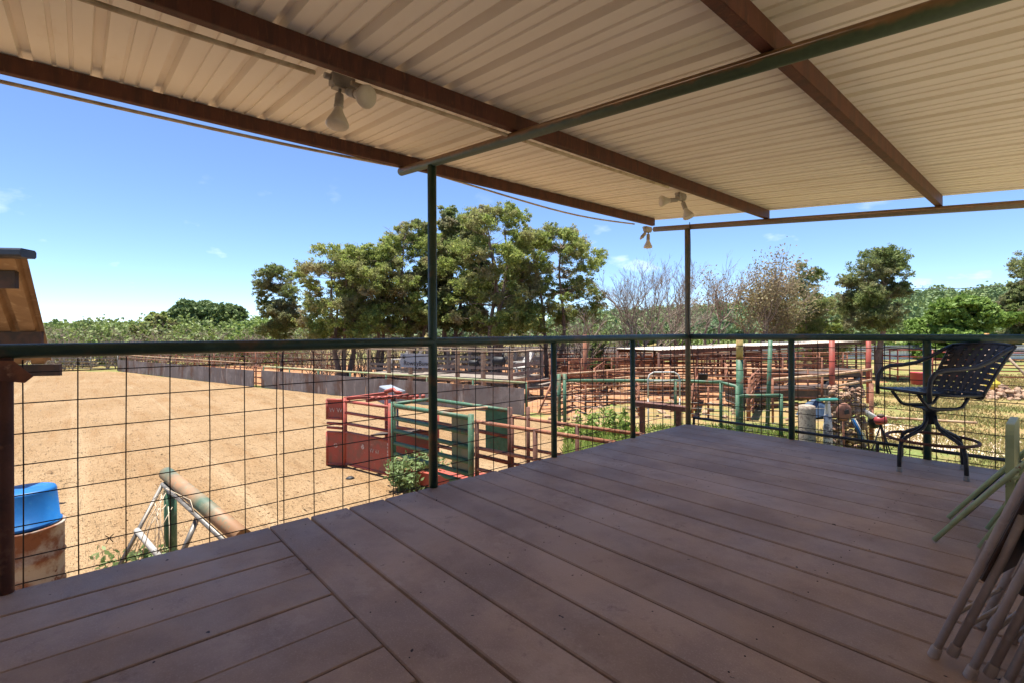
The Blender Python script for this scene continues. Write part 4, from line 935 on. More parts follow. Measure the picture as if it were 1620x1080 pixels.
# ------------------------------------------------------------------ pens to the right of the arena
Yg = 14.0
P_ = lambda u, Y: GY(u, Y)[:2]
pipe_fence('green_fence', [P_(893, 14.2), P_(1068, 14.0), P_(1140, 13.6), P_(1166, 12.4)], (1.34,), 'pale green pipe fence with mesh across the weedy patch', rmt=M_ltgreen, pm=M_ltgreen, step=3, wire=True, rr=.045, pr=.05)
pipe_fence('green_fence', [P_(1166, 12.3), P_(1235, 12.4)], (1.12,), 'short green pipe return with mesh beside the tall green post', rmt=M_ltgreen, pm=M_ltgreen, wire=True, rr=.045, pr=.05)
tg = thing('gate_post', G(884, 668), 'pair of green gate posts joined at the left end of the pale green fence', 'post')
for u in (884, 893): MB().tube([GY(u, 14.3), Vector(GY(u, 14.3))+Vector((0, 0, 1.52))], .055, 10).build('post', M_ltgreen, tg)
def tall_post(u, Y, h_, r, m, label, lean=0):
    a = Vector(GY(u, Y)); b = a+Vector((*W(lean, 0), h_)); single('steel_post', MB().tube([a, b], r, 12), m, tuple(a), label, 'post')
t = thing('steel_post', GY(1170, 12.6), 'thick tall steel post, green below and yellow on top', 'post'); a = Vector(GY(1170, 12.6))
MB().tube([a, a+Vector((0, 0, 2.02))], .085, 12).build('lower_section', M_ltgreen, t); MB().tube([a+Vector((0, 0, 2.02)), a+Vector((0, 0, 2.60))], .083, 12).build('upper_section', mat('faded_yellow_paint', (.42, .31, .10), (.25, .15, .06), scale=6, c3=(.16, .19, .08), c3scale=9, rough=.6), t)
tall_post(1213, 13.4, 2.48, .055, M_ltgreen, 'slim leaning green post right of the thick yellow-topped post', .10)
tall_post(1316, 16.0, 2.5, .085, M_redp, 'tall red post rising behind the rock basket')
tall_post(1374, 18.5, 2.55, .085, M_redp, 'tall red post at the right end of the shelter roof')
tall_post(1561, 27, 2.52, .10, M_orange, 'thick orange-yellow post behind the bar stool')
tall_post(925, 19.5, 2.6, .075, M_rust, 'tall rusty post standing in the orange pens')
tall_post(1378, 12.0, 1.45, .05, M_rust, 'short rusty fence post right of the rock basket')
pipe_fence('pen_fence', [P_(872, 16.6), P_(1000, 19.6), P_(1100, 19.8), P_(1200, 19.0), P_(1362, 17.5)], (1.28, .35, .65, .95), 'tan-topped pipe pen fence bending across the middle of the pens', rmt=M_tan, pm=M_rust, step=1.9)
pipe_fence('pen_fence', [P_(926, 16.2), P_(1010, 16.0), P_(1120, 15.6), P_(1182, 15.0)], (.98, .7, .42), 'red-brown low pen fence behind the green fence', rmt=M_rust, pm=M_rust, step=1.5)
pipe_fence('pen_fence', [P_(926, 16.2), P_(905, 17.5), P_(884, 16.2)], (.95, .75, .55, .35, .15), 'small rusty pen corner beside the green gate posts', step=1.0)
k_ = 0
for (ua, Ya, ub, Yb, zs, lab) in ((876, 17.6, 960, 18.4, (.3, .6, .9, 1.2), 'rusty gate panel left of the tall rusty post'), (960, 18.4, 1048, 17.4, (.3, .6, .9, 1.2), 'rusty gate panel right of the tall rusty post'),
    (1100, 16.8, 1168, 17.0, (.35, .7, 1.05), 'rusty panel seen between the corner post and the green-yellow post'), (1190, 17.0, 1300, 16.6, (.3, .6, .9, 1.15), 'rusty panel behind the slim green post'),
    (1180, 24.5, 1370, 25.5, (.4, .8, 1.2, 1.6), 'dark rusty panel in the shade of the shed'), (900, 24.5, 1050, 25, (.4, .8, 1.2), 'rusty panel among the bare trees'), (980, 30, 1180, 31, (.4, .8, 1.2), 'rusty panel far back beside the shed'),
    (1010, 15.9, 1000, 19.5, (.3, .6, .9), 'rusty cross panel left of the hooped gate'), (1095, 15.6, 1105, 19.6, (.3, .6, .9), 'rusty cross panel behind the hooped gate'), (1185, 15.2, 1200, 18.9, (.3, .6, .9, 1.2), 'rusty cross panel beside the slim green post'),(870, 22, 1060, 23, (.4, .75, 1.1, 1.45), 'rusty pen fence in the second row of pens, left half'),
                              (1060, 23, 1300, 22, (.4, .75, 1.1, 1.45), 'rusty pen fence in the second row, under the shelter'),
                              (870, 27, 1110, 28, (.4, .8, 1.2, 1.5), 'rusty pen fence in the third row, left half'),
                              (1110, 28, 1340, 27, (.4, .8, 1.2, 1.5), 'rusty pen fence in the third row, right half'),
                              (860, 33, 1130, 34, (.4, .8, 1.2), 'farthest rusty pen fence in front of the iron fence'),
                              (940, 19.7, 965, 28, (.4, .8, 1.2), 'rusty cross fence dividing the left pens'),
                              (1060, 19.9, 1065, 33, (.4, .8, 1.2), 'rusty cross fence dividing the middle pens'),
                              (1150, 19.5, 1140, 33, (.4, .8, 1.2), 'rusty cross fence left of the shelter posts')):
    pipe_fence('pen_fence', [P_(ua, Ya), P_(ub, Yb)], zs=[.22+.26*q for q in range(int((max(zs)-.1)/.26)+1)]+[max(zs)], label=lab, step=1.5, pr=.042, rr=.030, group='rusty pipe pens behind the deck corner')
pipe_fence('pen_fence', [P_(1222, 14.6), P_(1318, 16.2)], (1.30,), 'sloping tan rail running up to the tall red post', rmt=M_tan, rr=.05, step=4)
pipe_fence('pen_fence', [P_(1318, 16.2), P_(1378, 18.3)], (1.3, .9), 'tan rails between the two tall red posts', rmt=M_tan, rr=.045, step=4)
pipe_fence('pen_fence', [P_(1235, 12.6), P_(1380, 11.9)], (.25, .5, .8), 'thin wire fence in front of the concrete stump', rmt=M_galv, pm=M_rust, rr=.007, pr=.02, step=2)
# long shelter roof
S0, S1 = Vector(V(1042, 557, 21.0)), Vector(V(1384, 545, 31.5)); S1.z = S0.z+.12
ds = (S1-S0).normalized(); bs = Vector((-ds.y, ds.x, 0)).normalized()
if bs.dot(S0) < 0: bs = -bs
sr = thing('loafing_shed', (S0.x, S0.y, ZS), 'long low loafing shed with white corrugated roof and rusty beams', 'shed')
mb = MB(); LS = (S1-S0).length; k = 0; a = 0.0
vs = []; n = int(LS/.11)
for i in range(n+1):
    p = S0+(S1-S0)*(i/n)+Vector((0, 0, .10+(.02 if i % 2 else 0))); vs += [p-bs*.15, p+bs*2.6+Vector((0, 0, .0))]
mb.add(vs, [(2*i, 2*i+1, 2*i+3, 2*i+2) for i in range(n)]); mb.build('roof_sheet', M_corrtop, sr)
MB().beam(S0, S1, .08, .17).build('fascia_beam', M_rustdark, sr); MB().beam(S0+bs*2.5+Vector((0, 0, -.01)), S1+bs*2.5+Vector((0, 0, -.01)), .08, .17).build('fascia_beam', M_rustdark, sr)
MB().beam(S0+Vector((0, 0, -.18)), S1+Vector((0, 0, -.18)), .06, .05).build('lower_beam', M_tan, sr)
for i in range(9):
    p = S0+(S1-S0)*(i/8)
    MB().tube([(p.x, p.y, ZS), p], .055, 8).build('post', M_rust if i % 2 else M_rustdark, sr)
    p = p+bs*2.5; MB().tube([(p.x, p.y, ZS), p+Vector((0, 0, -.02))], .05, 8).build('post', M_rustdark, sr)
for z in (.5, .9, 1.3): MB().tube([S0+(S1-S0)*.25+bs*2.4+Vector((0, 0, ZS-S0.z+z)), S1+bs*2.4+Vector((0, 0, ZS-S0.z+z))], .03, 6).build('rail', M_rustdark, sr)
# buckets and a hoop gate
for u, v, Y, rr_, lab in ((1112, 598, 17.5, .17, 'black feed bucket hanging from a pen rail right of the corner post'), (893, 583, 18.0, .13, 'round brown salt block hanging left in the pens')):
    c = Vector(V(u, v, Y)); t = thing('feed_bucket', tuple(c), lab, 'bucket')
    MB().lathe([(rr_*.72, -rr_), (rr_*.8, -rr_*.98), (rr_, rr_), (rr_*1.05, rr_*1.02), (rr_*.95, rr_)], c, 16).build('bucket_body', M_blk if u > 1000 else M_rustdark, t)
    MB().tube([c+Vector((-rr_*.7, rr_*.7, rr_)), c+Vector((0, 0, rr_*2.6)), c+Vector((rr_*.7, -rr_*.7, rr_))], .012, 6).build('handle', M_blk, t)
c = Vector(GY(1050, 13.6)); rx = Vector((*W(1, 0), 0)); hp = [(-.44, .9), (-.44, 1.42), (-.40, 1.55), (-.28, 1.62), (.28, 1.62), (.40, 1.55), (.44, 1.42), (.44, .9)]
t = thing('hoop_gate', tuple(c), 'small white hooped gate panel rising above the green rail', 'gate')
MB().tube([c+rx*a+Vector((0, 0, b)) for a, b in hp], .022, 8).build('hoop', M_white, t); MB().tube([c-rx*.44+Vector((0, 0, 1.38)), c+rx*.44+Vector((0, 0, 1.38))], .018, 6).build('cross_bar', M_white, t)
for s in (-1, 1): MB().tube([c+rx*.44*s, c+rx*.44*s+Vector((0, 0, .9))], .022, 6).build('leg', M_white, t)
# heavy beam bench just outside the deck corner
a, b = Vector(V(1001, 637, 7.75)), Vector(V(1087, 650, 7.15)); b.z = a.z
t = thing('steel_bench', (a.x, a.y, ZS), 'dark red steel beam bench outside the deck corner', 'bench')
MB().beam(a, b, .16, .07).build('beam', M_rustdark, t)
for q in (.18, .85): p = a.lerp(b, q); MB().beam((p.x, p.y, ZS), (p.x, p.y, a.z-.035), .065, .065).build('leg', M_rustdark, t)

# trailer-like dark implement and tarp among the pens
t = thing('flatbed_trailer', GY(1300, 20.5), 'dark rusty flatbed trailer parked among the pens', 'trailer'); c = Vector(GY(1300, 20.5)); ex = Vector((*W(.95, .3), 0)); ey = Vector((*W(-.3, .95), 0))
MB().beam(c-ex*.9+Vector((0, 0, .85)), c+ex*1.6+Vector((0, 0, 1.0)), 1.5, .22).build('bed', M_dark, t)
for s in (-.5, .9): MB().lathe([(.1, -.12), (.36, -.12), (.38, -.08), (.38, .08), (.36, .12), (.1, .12)], c+ex*s-ey*.7+Vector((0, 0, .38)), 18, ey).build('wheel', M_blk, t)
MB().tube([c+ex*1.6+Vector((0, 0, .9)), c+ex*2.4+Vector((0, 0, .5)), c+ex*2.8+Vector((0, 0, .5))], .05, 8).build('drawbar', M_dark, t)
MB().tube([c+ex*1.2-ey*.6+Vector((0, 0, .3)), c+ex*1.2-ey*.6+Vector((0, 0, .9))], .12, 10).build('tank', M_galv, t)
t = thing('feed_trough', GY(1262, 17.8), 'long dark feed trough lying in the shade of the pens', 'trough'); c = Vector(GY(1235, 18.0))
MB().beam(c-ex*2.2+Vector((0, 0, .45)), c+ex*2.2+Vector((0, 0, .45)), .7, .5, bev=.1).build('trough_body', M_dark, t)
for s in (-1.8, 1.8): MB().beam(c+ex*s, c+ex*s+Vector((0, 0, .25)), .5, .08).build('leg', M_dark, t)
c = Vector(GY(1288, 15.6)); mb = MB(); rng = random.Random(2); vs = []; fs = []
for i in range(9):
    for j in range(6):
        a, b = i/8-.5, j/5-.5; vs.append(c+ex*a*1.1+ey*b*.7+Vector((0, 0, .55*max(0, 1-(2*a)**2*.9)*max(0, 1-(2*b)**2*.9)+rng.uniform(0, .05))))
for i in range(8):
    for j in range(5): fs.append((i*6+j, (i+1)*6+j, (i+1)*6+j+1, i*6+j+1))
mb.add(vs, fs); single('tarpaulin', mb, M_tarp, tuple(c), 'crumpled dark blue tarpaulin behind the sloping tan rail', 'tarpaulin')

# concrete stump, pump stand, rock basket, motor
c = Vector(GY(1276, 11.6)); single('concrete_stump', MB().lathe([(.19, 0), (.185, .05), (.18, .9), (.17, .98), (.10, 1.0), (0, 1.0)], c, 18, caps=False), M_concrete, tuple(c), 'pale pitted concrete stump in the weeds', 'stump')
c = Vector(GY(1309, 10.3)); t = thing('hand_pump', tuple(c), 'chipped white pump stand with a teal top by the rock basket', 'pump')
MB().lathe([(.085, 0), (.085, .75), (.075, .80), (.07, .98)], c, 12).build('stand', M_enamel, t)
MB().beam(c+Vector((.05, -.05, .95)), c+Vector((.02, -.02, 1.28)), .05, .03).build('lever', M_white, t); MB().beam(c+Vector((-.05, .05, .95)), c+Vector((-.02, .02, 1.28)), .05, .03).build('lever', M_white, t)
MB().beam(c-rx*.20+Vector((0, 0, 1.30)), c+rx*.20+Vector((0, 0, 1.31)), .14, .05, bev=.02).build('cap_plate', M_teal, t)
c = Vector(GY(1338, 11.4)); t = thing('rock_basket', tuple(c), 'wire basket packed with field stones behind the rusty disc', 'gabion'); mb = MB(); rng = random.Random(11)
for k in range(330):
    a = rng.uniform(0, 6.28); r_ = .36*math.sqrt(rng.uniform(.35, 1)); mb.rock(c+Vector((r_*math.cos(a), r_*math.sin(a), rng.uniform(.03, 1.42))), rng.uniform(.045, .085), rng)
st_ = mb.build('stones', M_rock, t); st_['kind'] = 'stuff'
mb = MB()
for k in range(14): a = k*2*math.pi/14; mb.tube([c+Vector((.42*math.cos(a), .42*math.sin(a), 0)), c+Vector((.42*math.cos(a), .42*math.sin(a), 1.45))], .004, 4)
for z in np.arange(.02, 1.5, .13): mb.tube([c+Vector((.42*math.cos(a), .42*math.sin(a), z)) for a in np.linspace(0, 6.283, 20, endpoint=False)], .004, 4, closed=True)
mb.build('wire_cage', M_wire, t)
c = Vector(V(1334, 651, 10.7)); ax = Vector((*W(.18, -.98), 0)).normalized(); t = thing('plough_disc', tuple(c), 'round rusty red plough disc with a hole, leaning on the rock basket', 'disc')
MB().lathe([(.20, .0), (.205, .006), (.15, .025), (.07, .04), (.03, .045), (.03, .03), (.15, .012), (.2, 0)], c, 26, ax, caps=False).build('disc', mat('rusted_disc', (.22, .10, .07), (.15, .065, .045), scale=9, rough=.8), t)
MB().beam(c+ax*.03-rx*.02, c+ax*.05+rx*.07+Vector((0, 0, .02)), .04, .09).build('hub', M_blk, t); MB().tube([c+Vector((0, 0, -.2)), (c.x, c.y, ZS)], .02, 6).build('stake', M_rust, t)
c = Vector(GY(1358, 10.9)); t = thing('strap_bundle', tuple(c), 'blue and white straps hanging down beside the plough disc', 'strap')
for k, m in enumerate((M_tarp, M_blue, M_white)): MB().tube([Vector(V(1346+k*3, 662, 10.9)), Vector(V(1356+k*3, 682, 10.9)), Vector(V(1360+k*5, 698, 10.9))], .02, 6).build('strap', m, t)
t = thing('pipe_pile', GY(1372, 11.6), 'jumble of white pipe fittings and black hose right of the rock basket', 'pipe fittings'); c = Vector(V(1364, 655, 11.4)); mb = MB()
mb.tube([c+Vector((0, 0, .1)), c+rx*.15, c+rx*.35+Vector((0, 0, -.12))], .07, 10); mb.build('white_pipe', M_white, t)
MB().lathe([(.05, 0), (.14, .03), (.14, .13), (.05, .16)], c+rx*.18+Vector((0, 0, -.18)), 14, rx).build('black_drum', M_blk, t); MB().tube([c+rx*.2+Vector((0, 0, -.1)), c+rx*.55+Vector((0, 0, -.05)), c+rx*.8+Vector((0, 0, -.12))], .035, 8).build('tan_pipe', M_tan, t)
for s in (.05, .4): MB().tube([c+rx*s+Vector((0, 0, -.1)), (c.x+rx.x*(s+.1), c.y+rx.y*(s+.1), ZS)], .02, 6).build('leg', M_rust, t)
c = Vector(V(1393, 664, 10.2)); t = thing('small_motor', (c.x, c.y, ZS), 'small red engine on black legs beside the pale path', 'engine')
MB().lathe([(.03, -.12), (.075, -.10), (.09, -.05), (.09, .06), (.06, .10), (.03, .11)], c, 16, Vector((*W(.8, -.5), .2))).build('engine_body', mat('red_engine', (.24, .03, .03), (.3, .04, .04), rough=.4), t)
MB().lathe([(.07, 0), (.065, .04), (.02, .06)], c+Vector((0, 0, .075)), 14).build('engine_cover', M_dark, t)
for a in ((.25, -.1), (.1, .25), (-.2, -.1)): MB().tube([c+Vector((0, 0, -.08)), (c.x+a[0], c.y+a[1], ZS)], .015, 6).build('leg', M_blk, t)
a = Vector(V(1410, 660, 10.0)); b = Vector(V(1545, 668, 9.0)); single('loose_pipe', MB().tube([a, b], .025, 8), M_tan, tuple(a), 'long tan pipe lying across behind the bar stool legs', 'pipe')

# far right: red pen, tub, tripod, rocks
M_pen = M_redp
pipe_fence('red_pen', [P_(1396, 28), P_(1420, 26), P_(1475, 25.5)], (.3, .65, 1.0, 1.35, 1.7), 'bright red pipe pen between the yard tree and the bar stool', rmt=M_pen, pm=M_pen, step=1.3)
pipe_fence('red_pen', [P_(1475, 26.5), P_(1640, 25)], (.3, .6, .9, 1.2, 1.55), 'red pipe pen panels at the right edge of the yard', rmt=M_pen, pm=M_pen, step=2.4)
pipe_fence('yard_rail', [P_(1376, 30), P_(1500, 24), P_(1640, 23)], (1.75,), 'long pale pipe rail crossing behind the bar stool', rmt=M_galv, pm=M_rust, step=5)
c = Vector(GY(1455, 24.5)); single('feed_tub', MB().lathe([(.33, 0), (.36, .02), (.42, .62), (.44, .64), (.40, .64), (.3, .5), (0, .5)], c, 20, caps=False), M_redtub, tuple(c), 'red plastic feed tub inside the red pen', 'tub')
c = Vector(GY(1571, 20.5)); t = thing('buoy_swing', tuple(c), 'yellow round float hanging from a timber tripod', 'float'); top = c+Vector((*W(.2, .2), 2.2))
cc = c+Vector((*W(.0, 0), .42)); MB().lathe([(.02, -.30), (.16, -.26), (.26, -.12), (.27, 0), (.22, .14), (.10, .24), (.05, .5), (.02, .75)], cc, 18).build('float', M_yellow, t); MB().tube([cc+Vector((0, 0, .7)), top], .015, 6).build('rope', M_tan, t)
t = thing('timber_tripod', tuple(c), 'weathered timber tripod carrying the yellow float', 'tripod')
for X, Y in ((1.15, -1.1), (1.2, .9), (-.9, .6)): MB().tube([top, c+Vector((*W(X, Y), 0))], .05, 8).build('leg', M_wood, t)
mb = MB(); rng = random.Random(4)
for k in range(170):
    r_ = math.sqrt(rng.random()); a = rng.uniform(0, 6.28); X, Y = 1.7*r_*math.cos(a), 1.0*r_*math.sin(a); c2 = Vector(GY(1595, 20.0)); mb.rock(c2+Vector((*W(X, Y), rng.uniform(0, .42*(1-r_)+.05))), rng.uniform(.08, .17), rng)
tag(mb.build('rock_heap', M_rock), kind='stuff')
# long corrugated iron fence at the back
fa, fb = W(-2, 46), W(62, 46); t = thing('iron_fence', P3(fa, 0), 'long blue-grey corrugated iron fence across the back of the yard', 'fence')
mb = MB(); n = 420; vs = []
for i in range(n+1):
    p = lerp2(fa, fb, i/n); o_ = .05*(1 if i % 2 else 0); px, py = p[0]+o_*TX[1], p[1]+o_*AX[1]; zt = 1.28 if (i//30) % 3 else 1.33
    vs += [(px, py, ZS), (px, py, ZS+zt)]
mb.add(vs, [(2*i, 2*i+2, 2*i+3, 2*i+1) for i in range(n)]); mb.build('iron_sheet', M_corr, t)
for z in (.35, .85, 1.2): MB().beam(P3((fa[0]-.05*TX[1], fa[1]-.05*AX[1]), z), P3((fb[0]-.05*TX[1], fb[1]-.05*AX[1]), z), .05, .06).build('rail', M_rustdark if z < 1 else M_galv, t)
# power line
a, b = Vector(V(1440, 457, 95)), Vector(V(1700, 441, 62)); single('power_line', MB().tube([a.lerp(b, k/10)+Vector((0, 0, -.5*math.sin(math.pi*k/10))) for k in range(11)], .05, 5), M_wire, tuple(a), 'power line crossing the sky at the right above the hill', 'cable')

# ------------------------------------------------------------------ trees and plants
def branch(mb, p, q, r0, r1, rng, n=5, wob=.12, sides=5, lift=0.0):
    p = Vector(p); q = Vector(q); L_ = (q-p).length; pts = []
    o1 = Vector((rng.uniform(-1, 1), rng.uniform(-1, 1), rng.uniform(-.5, .5)))*wob*L_
    o2 = Vector((rng.uniform(-1, 1), rng.uniform(-1, 1), rng.uniform(-.5, .5)))*wob*L_*.5
    for i in range(n+1):
        t = i/n; pts.append(p.lerp(q, t)+o1*math.sin(math.pi*t)+o2*math.sin(2*math.pi*t)+Vector((0, 0, lift*L_*math.sin(math.pi*t))))
    mb.tube(pts, [r0+(r1-r0)*i/n for i in range(n+1)], sides, caps=False); return pts
def make_tree(name, base, H, R, seed, label, leafm, barkm=None, nstem=2, crown0=.28, dens=1.5, leaf=.044, clump=.62, nclump=44, group=None, trunk_r=.14,
              shape='round', twigs=40, lean=(0, 0), cat='tree', flat=.62):
    rng = random.Random(seed); rs = np.random.RandomState(seed); barkm = barkm or M_bark
    t = thing(name, tuple(base), label, cat, group); B = Vector(base)
    tm = MB(); nodes = []
    for s in range(nstem):
        a = rng.uniform(0, 6.28)+s*6.28/nstem; sp = (.10 if nstem == 1 else .30)*R
        q = B+Vector((math.cos(a)*sp*rng.uniform(.5, 1.3)+lean[0], math.sin(a)*sp*rng.uniform(.5, 1.3)+lean[1], H*rng.uniform(.72, .88)))
        p0 = B+Vector((math.cos(a)*trunk_r*.7, math.sin(a)*trunk_r*.7, -.1))
        pts = branch(tm, p0, q, trunk_r*rng.uniform(.75, 1.1), trunk_r*.22, rng, 8, .07, 8)
        nodes += [(pt, trunk_r*(1-.1*i)*.6) for i, pt in enumerate(pts) if i >= 2]
    nclump = int(nclump*1.15); clump *= .98; H -= .2; cl = []; tries = 0
    while len(cl) < nclump and tries < 4000:
        tries += 1
        h = rng.uniform(crown0, 1.0); k = (h-crown0)/(1-crown0)
        if shape == 'round': w_ = math.sqrt(max(0.02, 1-(1.55*k-.62)**2))
        elif shape == 'umbrella': w_ = .35+.65*k if k < .75 else 1.0*math.sqrt(max(.02, 1-((k-.75)/.27)**2))
        elif shape == 'cone': w_ = max(.15, 1-.85*k)
        else: w_ = .8*math.sqrt(max(.03, 1-(2*k-1)**2))+.2
        r_ = R*w_*math.sqrt(rng.uniform(.12, 1)); a = rng.uniform(0, 6.28)
        c = B+Vector((r_*math.cos(a)+lean[0]*h, r_*math.sin(a)+lean[1]*h, h*H-.2*clump))
        if all((c-o).length > clump*.60 for o, _ in cl): cl.append((c, clump*rng.uniform(.65, 1.25)))
    allv = []
    for c, cr in cl:
        nd, nr = min(nodes, key=lambda q: (q[0]-c).length+max(0, q[0].z-c.z+.2)*2)
        branch(tm, nd, c-Vector((0, 0, cr*.2)), max(.018, nr*.42), .010, rng, 5, .14, 5, .06)
        nsub = rng.randint(20, 30); cs = np.array(c)
        for s in range(nsub):
            dv = rs.normal(size=3); dv /= np.linalg.norm(dv); sc = cs+dv*np.array([cr, cr, cr*flat])*rs.uniform(.35, 1.25)
            k = int(dens*rs.uniform(24, 60)*(cr/clump)); sg_ = cr*.135
            pts = sc+rs.normal(size=(k, 3))*np.array([sg_, sg_, sg_*.75]); allv.append(pts)
            if s % 4 == 0: branch(tm, c, Vector(sc), .010, .005, rng, 2, .1, 3)
    for k in range(twigs):
        nd, nr = rng.choice(nodes); a = rng.uniform(0, 6.28); L_ = R*rng.uniform(.3, .8); q = nd+Vector((math.cos(a)*L_, math.sin(a)*L_, L_*rng.uniform(-.15, .6)))
        pts = branch(tm, nd, q, .016, .006, rng, 4, .15, 4)
        for j in range(3): pp_ = pts[rng.randint(2, 4)]; branch(tm, pp_, pp_+Vector((rng.uniform(-.4, .4), rng.uniform(-.4, .4), rng.uniform(-.1, .4))), .007, .004, rng, 2, .15, 3)
    tm.build('trunk', barkm, t)
    pts = np.concatenate(allv); v = leaf_verts(pts, leaf*np.exp(rs.normal(size=len(pts))*.35), rs, .35, .5); v -= np.array(base)[None]
    me = np_mesh('crown', v, 4, leafm); o = bpy.data.objects.new('crown', me); COL.objects.link(o); o.parent = t
    return t
def bare_tree(name, base, H, R, seed, label, nstem=3, m=None, levels=4, r0=.09, leafm=None, nleaf=0, group=None):
    rng = random.Random(seed); rs = np.random.RandomState(seed); t = thing(name, tuple(base), label, 'tree', group); B = Vector(base); tm = MB(); tips = []; tw = MB()
    def grow(p, d, L_, r, lev):
        q = p+d*L_; pts = branch(tm if lev < 3 else tw, p, q, r, r*.55, rng, 4 if lev < 3 else 2, .10, 6 if lev < 2 else (4 if lev < 3 else 3))
        if lev >= levels: tips.append(pts[-1]); return
        nb = rng.randint(4, 6) if lev < 2 else rng.randint(4, 5)
        for k in range(nb):
            st_ = pts[rng.randint(1 if lev else 2, len(pts)-1)] if k else pts[-1]
            dd = (d+Vector((rng.uniform(-1, 1), rng.uniform(-1, 1), rng.uniform(-.35, .75)))*(.75 if k else .35)).normalized()
            grow(st_, dd, L_*rng.uniform(.42, .72), max(.006, r*rng.uniform(.38, .55)), lev+1)
    for s in range(nstem):
        a = rng.uniform(0, 6.28)+s*6.28/nstem; d = Vector((math.cos(a)*R/H*rng.uniform(.3, .8), math.sin(a)*R/H*rng.uniform(.3, .8), 1)).normalized()
        grow(B+Vector((math.cos(a)*.1, math.sin(a)*.1, -.05)), d, H*.42, r0*rng.uniform(.7, 1.1), 0)
    tm.build('trunk', m or M_twig, t); tw.build('twigs', m or M_twig, t)
    if nleaf:
        T_ = np.array([list(x) for x in tips]); idx = rs.randint(0, len(T_), nleaf); pts = T_[idx]+rs.normal(size=(nleaf, 3))*.22
        v = leaf_verts(pts, .075, rs, .4)-np.array(base)[None]; me = np_mesh('crown', v, 4, leafm); o = bpy.data.objects.new('crown', me); COL.objects.link(o); o.parent = t
    return t
J = 'junipers behind the viewing platform'
def top(v, Y): return HC+(525-v)*Y/F-ZS
make_tree('juniper_tree', GY(441, 31), top(416, 31), 1.45, 21, 'slim juniper standing alone at the left of the grove', M_leaf_j2, nstem=1, nclump=30, clump=.55, crown0=.33, trunk_r=.11, shape='col', group=J, twigs=50)
make_tree('juniper_tree', GY(545, 27.5), top(383, 27.5), 2.75, 22, 'leaning many-stemmed juniper at the left end of the platform', M_leaf_j, nstem=4, nclump=60, crown0=.34, group=J, trunk_r=.15, twigs=70)
make_tree('juniper_tree', GY(600, 29), top(379, 29), 2.5, 23, 'yellow-green juniper behind the white garden chairs', M_leaf_j, nstem=2, nclump=52, crown0=.36, group=J, trunk_r=.14, twigs=70)
make_tree('juniper_tree', GY(655, 30), top(352, 30), 2.8, 24, 'broad juniper behind the name sign with brown inner twigs', M_leaf_j, nstem=3, nclump=60, crown0=.34, group=J, trunk_r=.14, twigs=90)
make_tree('oak_tree', GY(712, 31), top(334, 31), 2.7, 25, 'dark live oak rising behind the tall roof post', M_leaf_j2, nstem=2, nclump=62, crown0=.30, trunk_r=.17, twigs=60, leaf=.08, flat=.8)
make_tree('juniper_tree', GY(788, 27.5), top(326, 27.5), 3.1, 26, 'tallest juniper of the grove, right of the roof post', M_leaf_j, nstem=3, nclump=78, crown0=.30, group=J, trunk_r=.2, twigs=80)
make_tree('juniper_tree', GY(868, 29), top(352, 29), 3.1, 27, 'wide juniper at the right end of the grove reaching over bare scrub', M_leaf_j, nstem=2, nclump=62, crown0=.36, group=J, trunk_r=.17, twigs=60, lean=W(.4, 0))
Bt = 'bare trees among the pens'
bare_tree('bare_tree', GY(1018, 26), top(398, 26), 2.7, 31, 'bare many-stemmed grey tree beside the corner post', nstem=5, group=Bt)
bare_tree('bare_tree', GY(1062, 28), top(412, 28), 1.9, 36, 'thin bare tree close to the left of the corner post', nstem=3, group=Bt)
bare_tree('bare_tree', GY(1128, 30), top(392, 30), 1.7, 32, 'slender bare tree just right of the corner post', nstem=2, group=Bt)
bare_tree('bare_tree', GY(938, 23), top(468, 23), 1.6, 33, 'pale bare leaning trunk in the orange pens', nstem=2, group=Bt, levels=3)
bare_tree('oak_tree', GY(1195, 31), top(402, 31), 2.9, 34, 'sparse brown oak with dying leaves behind the shed', nstem=3, leafm=M_leaf_b, nleaf=5200)
bare_tree('oak_tree', GY(1232, 33), top(418, 33), 2.6, 35, 'brownish thin-leaved oak right of the sparse brown oak', nstem=3, leafm=M_leaf_b, nleaf=6500)
make_tree('juniper_tree', GY(1272, 36), top(418, 36), 1.5, 41, 'narrow green juniper behind the brown oaks', M_leaf_j2, nstem=1, nclump=26, crown0=.3, trunk_r=.12, shape='col', twigs=30)
make_tree('olive_bush', GY(1300, 38), top(470, 38), 2.3, 42, 'low yellow-green bush right of the brown oaks', M_leaf_j, nstem=3, nclump=34, crown0=.12, trunk_r=.08, twigs=40, cat='bush')
make_tree('juniper_tree', GY(1386, 28.0), top(394, 28), 1.65, 43, 'lone juniper with clear dark trunk in the grass yard', M_leaf_j2, nstem=1, nclump=44, crown0=.42, trunk_r=.20, shape='round', twigs=60)
make_tree('green_bush', GY(1520, 45), top(478, 50), 3.4, 44, 'bright green round bush on the slope behind the bar stool', M_leaf_g, nstem=4, nclump=60, crown0=.05, trunk_r=.09, twigs=10, clump=.9, leaf=.13, cat='bush')
make_tree('juniper_tree', GY(1690, 26), top(383, 26), 2.1, 45, 'juniper whose crown enters at the right edge of the photo', M_leaf_j2, nstem=1, nclump=34, crown0=.62, trunk_r=.16, twigs=20)
make_tree('juniper_tree', GY(1632, 52), top(450, 52), 3.2, 46, 'grey-green juniper on the hillside at the right edge', M_leaf_j2, nstem=2, nclump=50, crown0=.15, trunk_r=.16, twigs=20, clump=.85, leaf=.12)
make_tree('small_cedar', GY(946, 25), top(532, 25), .65, 47, 'small young cedar in front of the iron fence', M_leaf_j2, nstem=1, nclump=14, crown0=.1, trunk_r=.04, shape='cone', clump=.35, twigs=0, leaf=.06)
